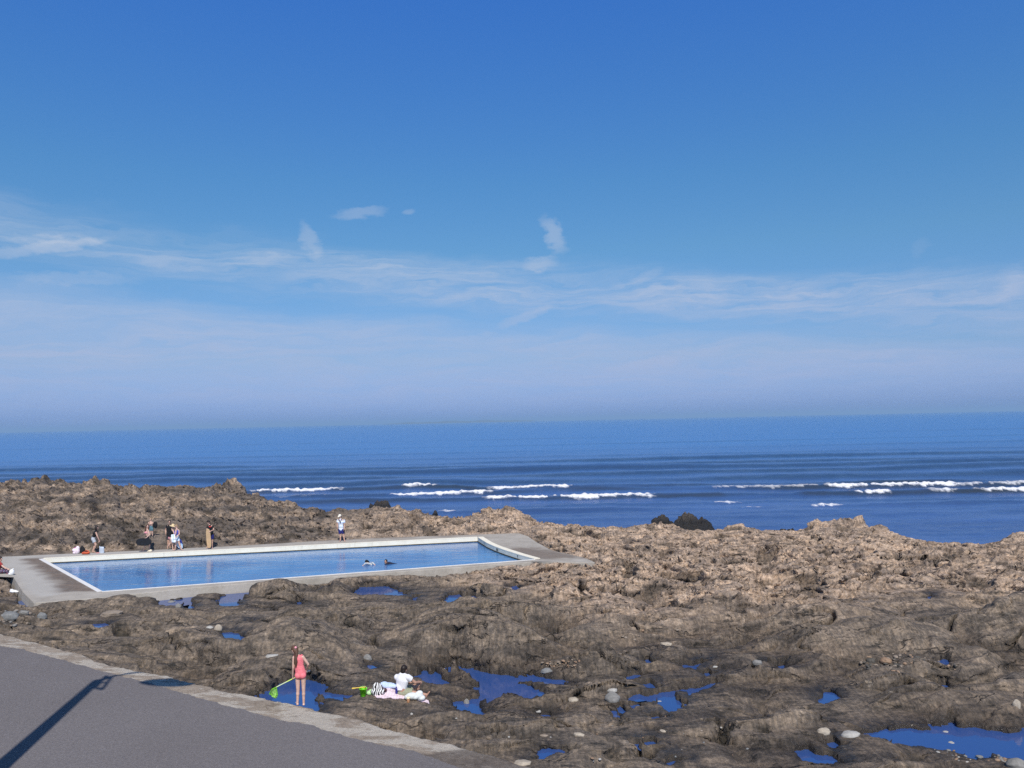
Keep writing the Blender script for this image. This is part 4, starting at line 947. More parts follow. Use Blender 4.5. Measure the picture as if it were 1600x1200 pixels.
def shirt(sl=.45, bottom=3): return [('torso', .014, 0, bottom)] + [('limb', 'sh_' + q, 'el_' + q, sl, .066, .064) for q in 'ab'] + [('bone_sh', q) for q in ()]
def shorts(ln=.55): return [('torso', .012, 2, 3)] + [('limb', 'hp_' + q, 'kn_' + q, ln, .103, .098) for q in 'ab']

def px_joints(Y, d):
    """joints by line of sight: name: (px, py, metres farther)"""
    return {k: at_dist(v[0], v[1], Y + (v[2] if len(v) > 2 else 0)) for k, v in d.items()}

def stripes(name, cols, freq, axis=2, rough=.85, wob=.0):
    n = NT(name); co = n.coord(); sp = n.n('SeparateXYZ'); n.l(co, sp.inputs[0])
    v = n.math('ADD', n.math('MULTIPLY', sp.outputs[axis], freq), n.math('MULTIPLY', n.noise(co, 5, 2), wob)); fr = n.math('FRACT', v)
    n.bsdf(n.ramp(fr, cols, 'CONSTANT'), rough); return n.m

# --- girl with the net, on the concrete edge
CORAL = fabric('coral_swimsuit', (.86, .20, .22), .25, 45, .6)
Yg = at_slip(469, 1102)[1] - .06
Jg = px_joints(Yg, dict(head=(459.6, 1015.6, .05), neck=(463.5, 1024), sh_a=(473.2, 1026.5), sh_b=(459.2, 1027.5), chest=(466.5, 1032), waist=(467.5, 1041), hip=(470, 1052.5),
   el_a=(481.6, 1038, .02), wr_a=(479.2, 1046.5, .13), el_b=(458.2, 1043, -.02), wr_b=(457.4, 1056, .06), hp_a=(474.2, 1055), hp_b=(465.2, 1055),
   kn_a=(474.4, 1077), kn_b=(465.6, 1077), an_a=(474.6, 1099), an_b=(464.8, 1098.5), to_a=(474.8, 1097.8, .12), to_b=(463.6, 1097.3, .12)))
gh = Jg['head']; bk = np.array([0, -1, 0])
girl = figure('girl in a coral swimsuit standing on the concrete edge holding a green fishing net', 1.40, Jg, (-.75, .55, -.55), SK_PALE,
   (HAIR_BR, [(gh + np.array([.06, -.03, .03]), gh + np.array([.075, -.075, -.09]), .045, .04), (gh + np.array([.075, -.075, -.09]), gh + np.array([.075, -.11, -.24]), .042, .045), (gh + np.array([.075, -.11, -.24]), gh + np.array([.07, -.115, -.36]), .045, .018),
              (gh + np.array([.05, -.05, -.05]), gh + np.array([.03, -.10, -.27]), .035, .015)]),
   [('swimsuit', CORAL, [('bone', Jg['chest'] + UP * .03, Jg['waist'], .118, .103, np.array([1., 0, 0]), .68), ('bone', Jg['waist'], Jg['hip'], .105, .127, np.array([1., 0, 0]), .72),
        ('ball', Jg['hip'] - UP * .035 + np.array([-.055, -.03, 0]), .078, .075, .075), ('ball', Jg['hip'] - UP * .035 + np.array([.055, -.03, 0]), .078, .075, .075),
        ('bone', Jg['chest'] + np.array([.07, .0, .0]), Jg['sh_a'] + np.array([-.02, -.01, .045]), .03, .022), ('bone', Jg['chest'] + np.array([-.07, 0, 0]), Jg['sh_b'] + np.array([.02, -.01, .045]), .03, .022)])], slim=.88, curl=(.9, 1.2))
tie = Lump().ball(gh + np.array([.055, -.07, .075]), .028, .02, .028); tie.build('hair_tie', fabric('pink_hair_tie', (.8, .35, .4)), girl, np.array(girl.location), .006, 1)
# the net: pole through both hands, hoop and bag
n = NT('lime_net_cloth'); co = n.coord(); f = n.noise(co, 60, 2); b = n.bsdf(n.mix(f, (.30, .72, .10), (.50, .85, .22)), .7); b.inputs['Alpha'].default_value = .93; NETM = n.m
POLE_W = fabric('white_pole', (.75, .75, .66), .1); POLE_Y = fabric('lime_pole', (.62, .80, .20), .1); LIME = fabric('lime_plastic', (.24, .68, .02), .1, 20, .4)
p0 = at_dist(483.5, 1047.6, Yg + .18); p1 = at_dist(457.2, 1060.6, Yg + .10); p2 = at_dist(432, 1073.5, Yg + .02)
net = empty('fishing_net', p1); tag(net, 'lime green fishing net on a pole held by the girl over the tide pool', 'fishing net')
PN = np.array(net.location)
L = Lump().bone(p0, p0 + (p1 - p0) * .35, .016, .016); L.build('grip', POLE_W, net, PN, .005, 0)
L = Lump().bone(p0 + (p1 - p0) * .35, p1 + (p2 - p1) * .35, .0125, .012); L.build('pole', POLE_Y, net, PN, .005, 0)
L = Lump().bone(p1 + (p2 - p1) * .35, p2, .0115, .0105); L.build('pole', fabric('pale_green_pole', (.62, .74, .42), .1), net, PN, .005, 0)
# net bag: a flat three cornered hoop with a sagging bag
hp_ = [at_dist(x, y, Yg + dy) for x, y, dy in ((432, 1073.5, .02), (433.8, 1086, .10), (420.6, 1084.5, .0), (424.8, 1077, -.06))]
L = Lump()
for i in range(4): L.bone(hp_[i], hp_[(i + 1) % 4], .008, .008, seg=8)
L.build('hoop', LIME, net, PN, .004, 0)
bm = bmesh.new(); NU, NV = 32, 10; hoop = resample(np.array(hp_ + hp_[:1]), NU + 1)[:-1]; tip = at_dist(429.8, 1090.2, Yg + .06); cen = hoop.mean(0); gv = []
for j in range(NV + 1):
    t = j / NV; row = []
    for i in range(NU):
        p = hoop[i] * (1 - t ** 1.4) + (tip + (hoop[i] - cen) * .25) * t ** 1.4 + np.array([.012 * perlin(i * .9, j * .7), .03 * math.sin(PI * t) + .02 * float(perlin(i * .5, j * .5)), -.02 * math.sin(PI * t)]); row.append(bm.verts.new(tuple(p - PN)))
    gv.append(row)
for j in range(NV):
    for i in range(NU): bm.faces.new((gv[j][i], gv[j][(i + 1) % NU], gv[j + 1][(i + 1) % NU], gv[j + 1][i]))
bm.faces.new(gv[NV]); link('net_bag', bm_mesh(bm, 'net_bag'), NETM, net, True)

# --- the one who sits on the blanket
Ys = at(628, 1086, -.2)[1]
WHT = fabric('white_cotton', (.80, .80, .81), .06, 12, .9); KHAKI = fabric('khaki_cotton', (.30, .31, .21), .2)
Jb = px_joints(Ys, dict(head=(631.8, 1046, .05), neck=(628.8, 1054.2), sh_a=(637.6, 1058.2, -.06), sh_b=(620.3, 1058, .08), chest=(628.6, 1062.5), waist=(627.2, 1072.5), hip=(628.6, 1081.3, .02),
   el_a=(648.6, 1066.6, .02), wr_a=(655.8, 1066.2, .2), el_b=(640, 1066, .34), wr_b=(651, 1066, .33), hp_a=(633, 1081.8, -.02), hp_b=(630.5, 1081.5, .14),
   kn_a=(651.0, 1083.6, -.04), kn_b=(653.3, 1070.2, .24), an_a=(666.2, 1085.6, .02), an_b=(652.4, 1083.6, .32), to_a=(670.6, 1081.4, .02), to_b=(659, 1084.6, .36)))
sit = figure('person with short dark hair in a white shirt and khaki shorts sitting on a blanket', 1.66, Jb, (.55, .8, -.1), SK_TAN, (HAIR_DK, []),
   [('shirt', WHT, [('torso', .022, 0, 2), ('bone', Jb['waist'] - UP * .0, Jb['waist'] - UP * .07, .158, .165, np.array([1., .3, 0]), .72, True, False), ('limb', 'sh_a', 'el_a', .42, .076, .076), ('limb', 'sh_b', 'el_b', .42, .076, .076), ('bone', Jb['neck'], Jb['sh_a'], .06, .066), ('bone', Jb['neck'], Jb['sh_b'], .06, .066)]),
    ('shorts', KHAKI, [('ball', Jb['hip'], .165, .14, .10), ('limb', 'hp_a', 'kn_a', .62, .112, .098), ('limb', 'hp_b', 'kn_b', .62, .112, .098)])], slim=1.08, origin=(Jb['hip'] - UP * .12))

# --- the bathers on the far side of the pool (all on the deck, z = 0)
BLACK = fabric('black_cotton', (.012, .012, .014), .3); GREYS = fabric('grey_denim', (.42, .45, .48), .2); NAVY = fabric('navy_cotton', (.018, .022, .14), .3); BLUEV = fabric('blue_swimwear', (.10, .11, .50), .3)
PINKT = fabric('pink_swimwear', (.66, .28, .30), .3); STRAW = fabric('straw', (.66, .52, .30), .25, 40); PALEBL = fabric('pale_denim', (.66, .74, .80), .15)
def on_deck(px, py): return at(px, py, 0)[1]
Y = on_deck(147, 863.6)
J = px_joints(Y, dict(head=(151.2, 824.6), neck=(149.8, 829), sh_a=(149.6, 831, -.15), sh_b=(149.8, 831, .15), chest=(148.6, 833.6), waist=(146.3, 838.6), hip=(145.6, 842.2),
   el_a=(152, 837.6, -.2), wr_a=(154.9, 844, -.16), el_b=(151, 838, .2), wr_b=(153.6, 844.4, .2), hp_a=(145.9, 842.8, -.08), hp_b=(145.7, 842.8, .08), kn_a=(149.8, 851.2, -.09), kn_b=(148.2, 852, .09),
   an_a=(145.4, 861.6, -.09), an_b=(144.6, 861.9, .12), to_a=(148.6, 863, -.1), to_b=(147.6, 862.8, .12)))
h_ = J['head']
figure('woman with long dark hair in a black top and grey shorts bending beside the bags', 1.62, J, (1, -.1, -.35), SK_MID, (HAIR_DK, [(h_ + np.array([-.03, -.02, .0]), h_ + np.array([-.02, -.05, -.22]), .075, .05), (h_ + np.array([.0, -.06, -.02]), h_ + np.array([.0, -.08, -.2]), .05, .03)]),
   [('top', BLACK, [('torso', .014, 0, 2), ('bone', J['neck'], J['sh_a'], .05, .055), ('bone', J['neck'], J['sh_b'], .05, .055)]), ('shorts', GREYS, shorts(.55))])

Y = on_deck(229, 861.5)
J = px_joints(Y, dict(head=(230.4, 822.4), neck=(230.2, 827.2), sh_a=(231.6, 829.2, -.16), sh_b=(229.4, 829.2, .16), chest=(230.4, 832), waist=(230.2, 838.2), hip=(230.4, 844),
   el_a=(233.4, 836, -.22), wr_a=(228.4, 840.4, -.30), el_b=(229, 837, .2), wr_b=(231, 842, .2), hp_a=(230.4, 845, -.08), hp_b=(230.6, 845, .08), kn_a=(227.2, 852.5, -.08), kn_b=(233.4, 852.6, .08),
   an_a=(223.8, 859.6, -.08), an_b=(234.0, 860.6, .08), to_a=(220.9, 860.4, -.08), to_b=(236.6, 861.4, .08)))
h_ = J['head']
figure('bather with long brown hair in a pink top carrying a black bodyboard at the hip', 1.55, J, (.6, -.8, -.1), SK_PALE, (HAIR_BR, [(h_ + np.array([-.07, 0, -.02]), h_ + np.array([-.13, .0, -.26]), .06, .035), (h_ + np.array([.07, 0, -.03]), h_ + np.array([.08, -.02, -.2]), .05, .03), (h_ + np.array([0, .06, 0]), h_ + np.array([-.03, .07, -.3]), .08, .05)]),
   [('bikini_top', PINKT, [('bone', J['chest'] - np.array([.08, .06, 0]), J['chest'] + np.array([.08, -.06, 0]), .07, .07)]), ('shorts', BLACK, shorts(.35))])
def board(name, label, c, ax, up, half_l, half_w, th, mat, cat='bodyboard', sharp=2.6, extra=None):
    """flat board with rounded outline: ax along, up across, thickness along their normal"""
    ax, up = unit(ax), unit(up); nn = np.cross(ax, up); bm = bmesh.new(); N = 48; rows = []
    for (sc, off) in ((.0, -th / 2), (.93, -th / 2), (1, -th * .2), (1, th * .2), (.93, th / 2), (.0, th / 2)):
        r = []
        for i in range(N):
            t = 2 * PI * i / N; cx = math.copysign(abs(math.cos(t)) ** (2 / sharp), math.cos(t)); sx_ = math.copysign(abs(math.sin(t)) ** (2 / sharp), math.sin(t))
            p = ax * cx * half_l * sc + up * sx_ * half_w * sc + nn * (off + .03 * (cx * half_l) ** 2); r.append(bm.verts.new(tuple(p)))
        rows.append(r)
    for a_, b_ in zip(rows, rows[1:]):
        for i in range(N):
            bm.faces.new((a_[i], a_[(i + 1) % N], b_[(i + 1) % N], b_[i]))
    bmesh.ops.remove_doubles(bm, verts=bm.verts, dist=1e-5); bmesh.ops.recalc_face_normals(bm, faces=bm.faces)
    o = link(name, bm_mesh(bm, name), mat); o.location = c; tag(o, label, cat); return o
c = at_dist(224.8, 846.8, Y - .36); s45 = Y / FPX
board('bodyboard', 'black rounded bodyboard carried under the arm of the bather in pink', c, (1, .05, .0), (0, .1, 1), 11.6 * s45, 5.8 * s45, .055, fabric('black_foam', (.01, .011, .014), .2, 8, .6))

Y = on_deck(264, 856.5) + .1
J = px_joints(Y, dict(head=(265, 815.4), neck=(264.6, 820), sh_a=(261.2, 821.6), sh_b=(268, 821.6), chest=(264.4, 824.5), waist=(264, 831), hip=(264, 836), el_a=(259, 827.6, .05), wr_a=(258.8, 833, -.05), el_b=(268.8, 828), wr_b=(268.6, 834),
   hp_a=(262.5, 837), hp_b=(265.6, 837), kn_a=(262.8, 846.4), kn_b=(265.6, 846.4), an_a=(262.6, 854.6), an_b=(265.8, 854.6), to_a=(262, 856.4, -.14), to_b=(266.4, 856.4, -.14)))
figure('person in a black t-shirt half hidden behind the bather in the straw hat', 1.55, J, (.3, -1, -.1), SK_MID, (HAIR_DK, []), [('shirt', BLACK, shirt()), ('shorts', fabric('charcoal_cotton', (.04, .04, .045)), shorts(.6))])

Y = on_deck(267, 859.6)
J = px_joints(Y, dict(head=(270.6, 823.2), neck=(269.6, 827), sh_a=(270, 828.6, -.15), sh_b=(269.2, 828.4, .15), chest=(268.6, 831), waist=(267.2, 836), hip=(266.8, 840), el_a=(272.4, 833.4, -.18), wr_a=(271.4, 838, -.22), el_b=(272, 834, .18), wr_b=(273.6, 838, .1),
   hp_a=(267, 840.8, -.07), hp_b=(266.8, 840.8, .07), kn_a=(269.6, 849.4, -.07), kn_b=(266.4, 848.6, .08), an_a=(270.2, 857.8, -.08), an_b=(261.8, 854.6, .1), to_a=(273, 859.4, -.08), to_b=(262.2, 857, .1)))
h_ = J['head']
hatb = figure('bather in a straw hat and black swimsuit walking right with a white towel', 1.5, J, (1, -.45, -.3), SK_PALE, (HAIR_LT, []), [('swimsuit', BLACK, [('torso', .008, 1, 3)]), ('shorts', PINKT, [('ball', J['hip'] - UP * .02, .15, .13, .1)])])
HO = np.array(hatb.location)
bm = bmesh.new(); pr = [(0, .115), (.05, .112), (.082, .09), (.092, .03), (.10, .0), (.16, -.015), (.205, -.03), (.20, -.038), (.1, -.012), (.085, -.01)]; N = 28; rows = []
for r_, z_ in pr: rows.append([bm.verts.new((r_ * math.cos(2 * PI * i / N) + .0, r_ * math.sin(2 * PI * i / N), z_ + .02 * math.cos(2 * PI * i / N + 2) * (r_ / .2))) for i in range(N)])
for a_, b_ in zip(rows, rows[1:]):
    for i in range(N): bm.faces.new((a_[i], a_[(i + 1) % N], b_[(i + 1) % N], b_[i]))
bmesh.ops.remove_doubles(bm, verts=bm.verts, dist=1e-4); ho = link('straw_hat', bm_mesh(bm, 'straw_hat'), STRAW, hatb, True); ho.location = h_ - HO + np.array([-.01, 0, .065]); ho.rotation_euler = (0, .25, 0)
def cloth(name, label, pts, mat, cat, th=.04, seed=0, group=None):
    """hanging folded cloth through a row of points (centre, half width)"""
    c0 = np.asarray(pts[0][0], float); L = Lump()
    for (a_, ra), (b_, rb) in zip(pts, pts[1:]):
        for q in (-.5, 0, .5): L.bone(np.asarray(a_) + np.array([q * ra, .03 * q, 0]), np.asarray(b_) + np.array([q * rb * 1.1, -.03 * q, 0]), ra * .5, rb * .5, np.array([1., 0, 0]), th / max(ra, .01) * 1.2)
    bot = np.array([p[0][2] for p in pts]).min(); org = np.array([c0[0], c0[1], bot])
    o = L.build(name, mat, None, org, .01, 1); o.location = org; tag(o, label, cat, group); return o
wt = at_dist(270.4, 836.4, Y - .30); wb = at_dist(271.6, 846.5, Y - .30)
cloth('towel', 'white and blue towel hanging from the arms of the bather in the straw hat', [(wt, .11), ((wt + wb) / 2, .14), (wb, .12)], stripes('towel_stripe', [(0, (.84, .86, .88)), (.62, (.25, .58, .72)), (.8, (.84, .86, .88))], 5.0, 0, wob=1.2), 'towel', .07)

Y = on_deck(278, 859.8)
J = px_joints(Y, dict(head=(275.2, 822.6), neck=(276.4, 826.6), sh_a=(275, 828.4, -.12), sh_b=(279.4, 828.6, .04), chest=(276.4, 831), waist=(275.8, 836), hip=(276.4, 840.2), el_a=(274.6, 834, -.2), wr_a=(273.4, 837.6, -.2), el_b=(280.2, 834.4, -.02), wr_b=(277, 838, -.18),
   hp_a=(275.2, 841, -.05), hp_b=(277.8, 841, .05), kn_a=(274.8, 849.4, -.05), kn_b=(280.2, 849.6, .03), an_a=(273.4, 858, -.05), an_b=(283.2, 857.6, .03), to_a=(271.2, 859.6, -.08), to_b=(285.6, 859, .0)))
h_ = J['head']
figure('bather with tied fair hair in a blue top and pale shorts beside the straw hat', 1.5, J, (-.8, -.6, -.4), SK_PALE, (HAIR_LT, [(h_ + np.array([.05, .05, .02]), h_ + np.array([.1, .06, -.08]), .05, .03)]),
   [('swim_top', BLUEV, [('torso', .010, 1, 2), ('bone', J['chest'], J['sh_a'], .06, .035), ('bone', J['chest'], J['sh_b'], .06, .035)]), ('shorts', PALEBL, shorts(.5))])
n = NT('blue_board_print'); co = n.coord(); sp = n.n('SeparateXYZ'); n.l(co, sp.inputs[0]); n.bsdf(n.ramp(n.rng(n.math('ADD', sp.outputs[2], n.math('MULTIPLY', sp.outputs[0], .8)), -.35, .35), [(0, (.015, .03, .12)), (.16, (.55, .72, .90)), (.55, (.38, .60, .88)), (.70, (.03, .05, .32))], 'CONSTANT'), .4); 
board('bodyboard', 'blue and white bodyboard held upright behind the legs of the bather in blue', at_dist(280.0, 850.0, Y + .22), (.18, .2, -1), (1, .1, .18), 8.8 * Y / FPX, 4.9 * Y / FPX, .05, n.m)

Y = on_deck(328, 856.6)
J = px_joints(Y, dict(head=(326, 816.4), neck=(327.6, 820.6), sh_a=(324.6, 822.2), sh_b=(332.4, 822.4), chest=(328.6, 825), waist=(329.4, 831), hip=(330, 835.4), el_a=(323.4, 828, -.05), wr_a=(325.2, 831, -.24), el_b=(334.2, 827.4, -.06), wr_b=(329.4, 829.8, -.26),
   hp_a=(328.2, 836.4), hp_b=(331.8, 836.4), kn_a=(326.4, 845.4), kn_b=(331.4, 845.6), an_a=(324, 854.2), an_b=(331.6, 854.2), to_a=(322.8, 856.2, -.1), to_b=(331.6, 856.6, -.14)))
boy = figure('boy in a black t-shirt with a red print and navy shorts behind a tan board', 1.52, J, (-.5, -.8, -.3), SK_MID, (HAIR_DK, [(J['head'] + np.array([-.02, .0, .05]), J['head'] + np.array([.03, .04, -.05]), .09, .07)]),
   [('shirt', BLACK, shirt(.5)), ('shorts', NAVY, shorts(.62))])
L = Lump().bone(at_dist(326.8, 822.9, Y - .128), at_dist(329.4, 823.1, Y - .128), .035, .03, np.array([0, 0, 1.]), .35); L.build('shirt_print', fabric('red_print', (.62, .05, .05)), boy, np.array(boy.location), .006, 0)
tp, bt = at_dist(324.6, 826.4, Y - .30), at_dist(327.2, 856.4, Y - .34)
board('skimboard', 'tan wooden board with rounded ends standing on the deck before the boy', (tp + bt) / 2, bt - tp, (1, 0, .09), np.linalg.norm(bt - tp) / 2, 3.5 * Y / FPX, .03, fabric('tan_wood', (.52, .35, .19), .15, 6, .5), 'board', 3.2)

Y = on_deck(535, 845.8)
J = px_joints(Y, dict(head=(530.9, 807), neck=(532, 811.4), sh_a=(527.8, 813), sh_b=(537.6, 813), chest=(532.4, 816), waist=(532.6, 821.6), hip=(533, 826.4), el_a=(526.8, 819.2, -.02), wr_a=(526.8, 824, -.1), el_b=(538.6, 820.6, .02), wr_b=(537.8, 826, -.06),
   hp_a=(531, 827.4), hp_b=(535.2, 827.4), kn_a=(531.8, 836), kn_b=(536.8, 836), an_a=(532, 843.4), an_b=(538, 843.4), to_a=(530.8, 845.6, -.14), to_b=(539, 845.6, -.14)))
man = figure('man in a white cap, striped polo shirt and navy shorts standing beyond the pool', 1.72, J, (-.35, -1, -.25), SK_MID, (HAIR_DK, []),
   [('shirt', stripes('navy_white_stripes', [(0, (.80, .84, .88)), (.30, (.035, .045, .12)), (.42, (.80, .84, .88)), (.62, (.45, .55, .75)), (.78, (.80, .84, .88))], 4.3), shirt(.5)), ('shorts', NAVY, shorts(.72))])
MO = np.array(man.location); hm = J['head']; HMm = head_frame((-.35, -1, -.25))
L = Lump().ball(hm + HMm @ np.array([0, .012, .05]), .094, .105, .088, HMm).bone(hm + HMm @ np.array([0, -.09, .045]), hm + HMm @ np.array([0, -.155, .03]), .07, .055, HMm[:, 0], .16); L.build('cap', fabric('cream_cap', (.80, .74, .60), .1), man, MO, .007, 1)
L = Lump().bone(J['neck'] + np.array([-.075, -.085, .02]), J['chest'] + np.array([0, -.135, -.02]), .022, .02).bone(J['neck'] + np.array([.075, -.085, .02]), J['chest'] + np.array([0, -.135, -.02]), .022, .02); L.build('collar', fabric('navy_collar', (.012, .015, .05)), man, MO, .008, 1)
L = Lump().bone(J['wr_b'] + np.array([0, -.03, -.10]), J['wr_b'] + np.array([0, -.03, -.21]), .045, .045, np.array([1., 0, 0]), .3); o = L.build('phone', BLACK, None, J['wr_b'], .006, 0); o.location = J['wr_b']; tag(o, 'small black case in the lowered hand of the man in the white cap', 'phone')

# child on the rocks behind
c = at(237, 836, .75); Y = c[1]
J = px_joints(Y, dict(head=(235.4, 811.6), neck=(235.6, 815), sh_a=(232.6, 816.4), sh_b=(239, 816.4), chest=(235.8, 818.4), waist=(236, 822.4), hip=(236.2, 825.4), el_a=(231.6, 819.6, -.12), wr_a=(233.6, 815.8, -.22), el_b=(240, 820.4, -.02), wr_b=(241.4, 823.4, -.05),
   hp_a=(234.8, 826), hp_b=(237.8, 826), kn_a=(234.8, 831), kn_b=(237.8, 831), an_a=(234.6, 835.4), an_b=(238.2, 835.4), to_a=(234.2, 836.4, -.08), to_b=(238.6, 836.4, -.08)))
figure('bare chested child with fair hair standing on the rocks behind the bodyboard carrier', 1.12, J, (-.2, -1, -.1), SK_PALE, (HAIR_LT, []), [('shorts', fabric('teal_swim_shorts', (.10, .20, .24)), shorts(.6))])
bpk = at_dist(242.4, 820.2, Y - .04); L = Lump().ball(bpk, .14, .09, .2).ball(bpk + UP * .08, .10, .08, .12); o = L.build('rucksack', BLACK, None, bpk - UP * .2, .009, 1); o.location = bpk - UP * .2; tag(o, 'black rucksack hanging from the hand of the child on the rocks', 'rucksack')

# one who sits at the left edge, on the deck border
Y = at(2, 896, 0)[1]; 
J = px_joints(Y, dict(head=(.6, 873.4), neck=(-.6, 878), sh_a=(.6, 880.4, -.16), sh_b=(-1.6, 880, .18), chest=(-1, 883), waist=(-2.6, 889), hip=(-3.4, 893), el_a=(5.4, 886, -.2), wr_a=(11.4, 888.4, -.16), el_b=(3.4, 887, .2), wr_b=(9.6, 889.4, .14),
   hp_a=(-2.6, 893.4, -.09), hp_b=(-2.8, 893, .09), kn_a=(11.2, 891.6, -.1), kn_b=(11.0, 891, .12), an_a=(14.4, 904.6, -.12), an_b=(13.4, 903.2, .1), to_a=(17.4, 908, -.14), to_b=(16.6, 906, .12)))
figure('person in a red top and dark patterned trousers sitting at the left edge', 1.68, J, (1, -.25, -.3), SK_PALE, (HAIR_DK, []),
   [('top', fabric('dark_red_cotton', (.30, .035, .035)), shirt(.5, 2)), ('trousers', stripes('dark_print', [(0, (.03, .03, .06)), (.45, (.22, .05, .08)), (.6, (.05, .05, .12)), (.8, (.3, .25, .32))], 9.0, 0, wob=4.0), [('torso', .012, 2, 3)] + [('limb', 'hp_' + q, 'kn_' + q, 1.0, .10, .075) for q in 'ab'] + [('limb', 'kn_' + q, 'an_' + q, .62, .075, .06) for q in 'ab'])], origin=J['hip'] - UP * .12)

# swimmers, mostly under the surface
Y = at(602, 881, WATER_Z)[1]
J = px_joints(Y, dict(head=(602.8, 877.6, -.05), neck=(605, 880), sh_a=(606, 881, -.16), sh_b=(606, 880.6, .17), chest=(608.4, 881.3), waist=(614, 882.6), hip=(620, 884), el_a=(601, 883.6, -.3), wr_a=(596, 885, -.26), el_b=(611, 880.4, .36), wr_b=(616, 880.2, .4),
   hp_a=(620, 884, -.08), hp_b=(620, 884, .08), kn_a=(631, 886.5, -.1), kn_b=(631, 886.5, .1), an_a=(641, 889.5, -.1), an_b=(641, 889.5, .1), to_a=(645, 891, -.1), to_b=(645, 891, .1)))
figure('swimmer with dark hair and dark wetsuit, head up in the pool', 1.65, J, (-.25, -1, .1), SK_TAN, (HAIR_DK, []), [('wetsuit', fabric('dark_wetsuit', (.014, .018, .04)), [('torso', .016, 0, 3)] + [('limb', 'sh_' + q, 'el_' + q, 1, .06, .048) for q in 'ab'] + [('limb', 'hp_' + q, 'kn_' + q, 1, .1, .07) for q in 'ab'])], origin=J['hip'])
Y = at(575, 882, WATER_Z)[1]
J = px_joints(Y, dict(head=(573.2, 878.4, .05), neck=(576, 880.8), sh_a=(577.4, 881.2, -.15), sh_b=(577.2, 881.4, .15), chest=(579.4, 883.2), waist=(585, 885), hip=(591, 885), el_a=(571.6, 880.2, -.26), wr_a=(568.2, 882.6, -.3), el_b=(582.4, 879.6, -.12), wr_b=(585.6, 882.6, -.2),
   hp_a=(591, 885, -.08), hp_b=(591, 885, .08), kn_a=(601, 888.5, -.1), kn_b=(601, 888.5, .1), an_a=(610, 892, -.1), an_b=(610, 892, .1), to_a=(613, 894, -.1), to_b=(613, 894, .1)))
figure('swimmer with a black cap and white sleeves, face down in the pool', 1.65, J, (-.7, -.3, -.8), SK_PALE, (BLACK, []), [('rash_vest', fabric('grey_white_vest', (.48, .50, .50), .3), [('torso', .014, 0, 2)] + [('limb', 'sh_' + q, 'el_' + q, 1, .058, .05) for q in 'ab'] + [('limb', 'el_' + q, 'wr_' + q, .8, .05, .04) for q in 'ab'])], origin=J['hip'])
# ------------------------------------------------------------------ bags and beach things
def lump_thing(name, label, cat, org, mat, shapes, voxel=.009, smooth=1, parts=(), group=None):
    """one fused body at org; parts: (name, material, shapes). All shapes in metres from org"""
    def mk(sh):
        L = Lump()
        for q in sh:
            if q[0] == 'ball': L.ball(np.array(q[1]) + org, *q[2:])
            else: L.bone(np.array(q[1]) + org, np.array(q[2]) + org, *q[3:])
        return L
    org = np.asarray(org, float)
    if not parts:
        o = mk(shapes).build(name, mat, None, org, voxel, smooth); o.location = org; return tag(o, label, cat, group)
    r = empty(name, org); tag(r, label, cat, group); mk(shapes).build(parts[0][3] if len(parts[0]) > 3 else 'body', mat, r, org, voxel, smooth)
    for q in parts: mk(q[2]).build(q[0], q[1], r, org, min(voxel, .007), 0)
    return r
PINKW = stripes('pink_white_cloth', [(0, (.80, .70, .76)), (.5, (.72, .36, .55)), (.62, (.82, .76, .80))], 5, 0, wob=3)
ORNG = fabric('red_orange_cloth', (.52, .10, .045), .3); GREYB = fabric('blue_grey_plastic', (.46, .52, .60), .15, 9, .4)
lump_thing('beach_bag', 'pink and white beach bag, leftmost of the things on the far deck', 'bag', at(120, 865.4, 0), PINKW, [('ball', (0, 0, .17), .17, .13, .19), ('ball', (.05, 0, .30), .11, .1, .14), ('ball', (-.15, -.02, .22), .09, .08, .10), ('ball', (-.1, 0, .07), .12, .12, .08)],
   parts=[('handle', fabric('magenta_strap', (.55, .12, .35)), [('bone', (-.2, -.02, .26), (-.08, -.03, .36), .018, .018), ('bone', (-.08, -.03, .36), (.02, -.03, .30), .018, .018)], 'bag_body')])
lump_thing('backpack', 'black backpack standing on the far deck beside the pink bag', 'backpack', at(127.6, 864.2, 0), BLACK, [('ball', (0, .06, .17), .16, .11, .18), ('ball', (0, .06, .27), .12, .09, .10), ('ball', (0, -.04, .11), .11, .07, .09)],
   parts=[('strap', BLACK, [('bone', (-.05, .05, .36), (.0, .05, .41), .014, .014), ('bone', (.0, .05, .41), (.05, .05, .36), .014, .014)], 'bag_body')])
lump_thing('holdall', 'slumped red orange holdall lying on the far deck in front of the black backpack', 'bag', at(134.6, 866.2, 0), ORNG, [('ball', (0, 0, .09), .22, .13, .09), ('ball', (.03, .03, .14), .13, .09, .09), ('ball', (-.16, 0, .07), .09, .1, .07)],
   parts=[('opening', fabric('dark_lining', (.04, .02, .02)), [('ball', (.03, -.045, .17), .10, .05, .04)], 'bag_body'), ('handle', ORNG, [('bone', (-.1, 0, .15), (.0, -.02, .25), .013, .013), ('bone', (.0, -.02, .25), (.12, 0, .15), .013, .013)])])
lump_thing('tote_bag', 'pale grey tote bag with two points standing right of the bending woman', 'bag', at(159, 864, 0), GREYB, [('bone', (0, 0, .03), (0, 0, .26), .15, .135, (1, 0, 0), .55), ('bone', (-.09, 0, .26), (-.115, 0, .38), .045, .02), ('bone', (.09, 0, .26), (.10, 0, .33), .045, .025)])
lump_thing('sandals', 'small pink sandals on the deck between the bending woman and the tote', 'sandals', at(151.8, 864.6, 0), fabric('pink_rubber', (.68, .30, .30)), [('bone', (-.05, 0, .02), (.08, .02, .02), .04, .045, (0, 1, 0), .5), ('bone', (.0, .07, .02), (.12, .09, .02), .04, .045, (0, 1, 0), .5)])
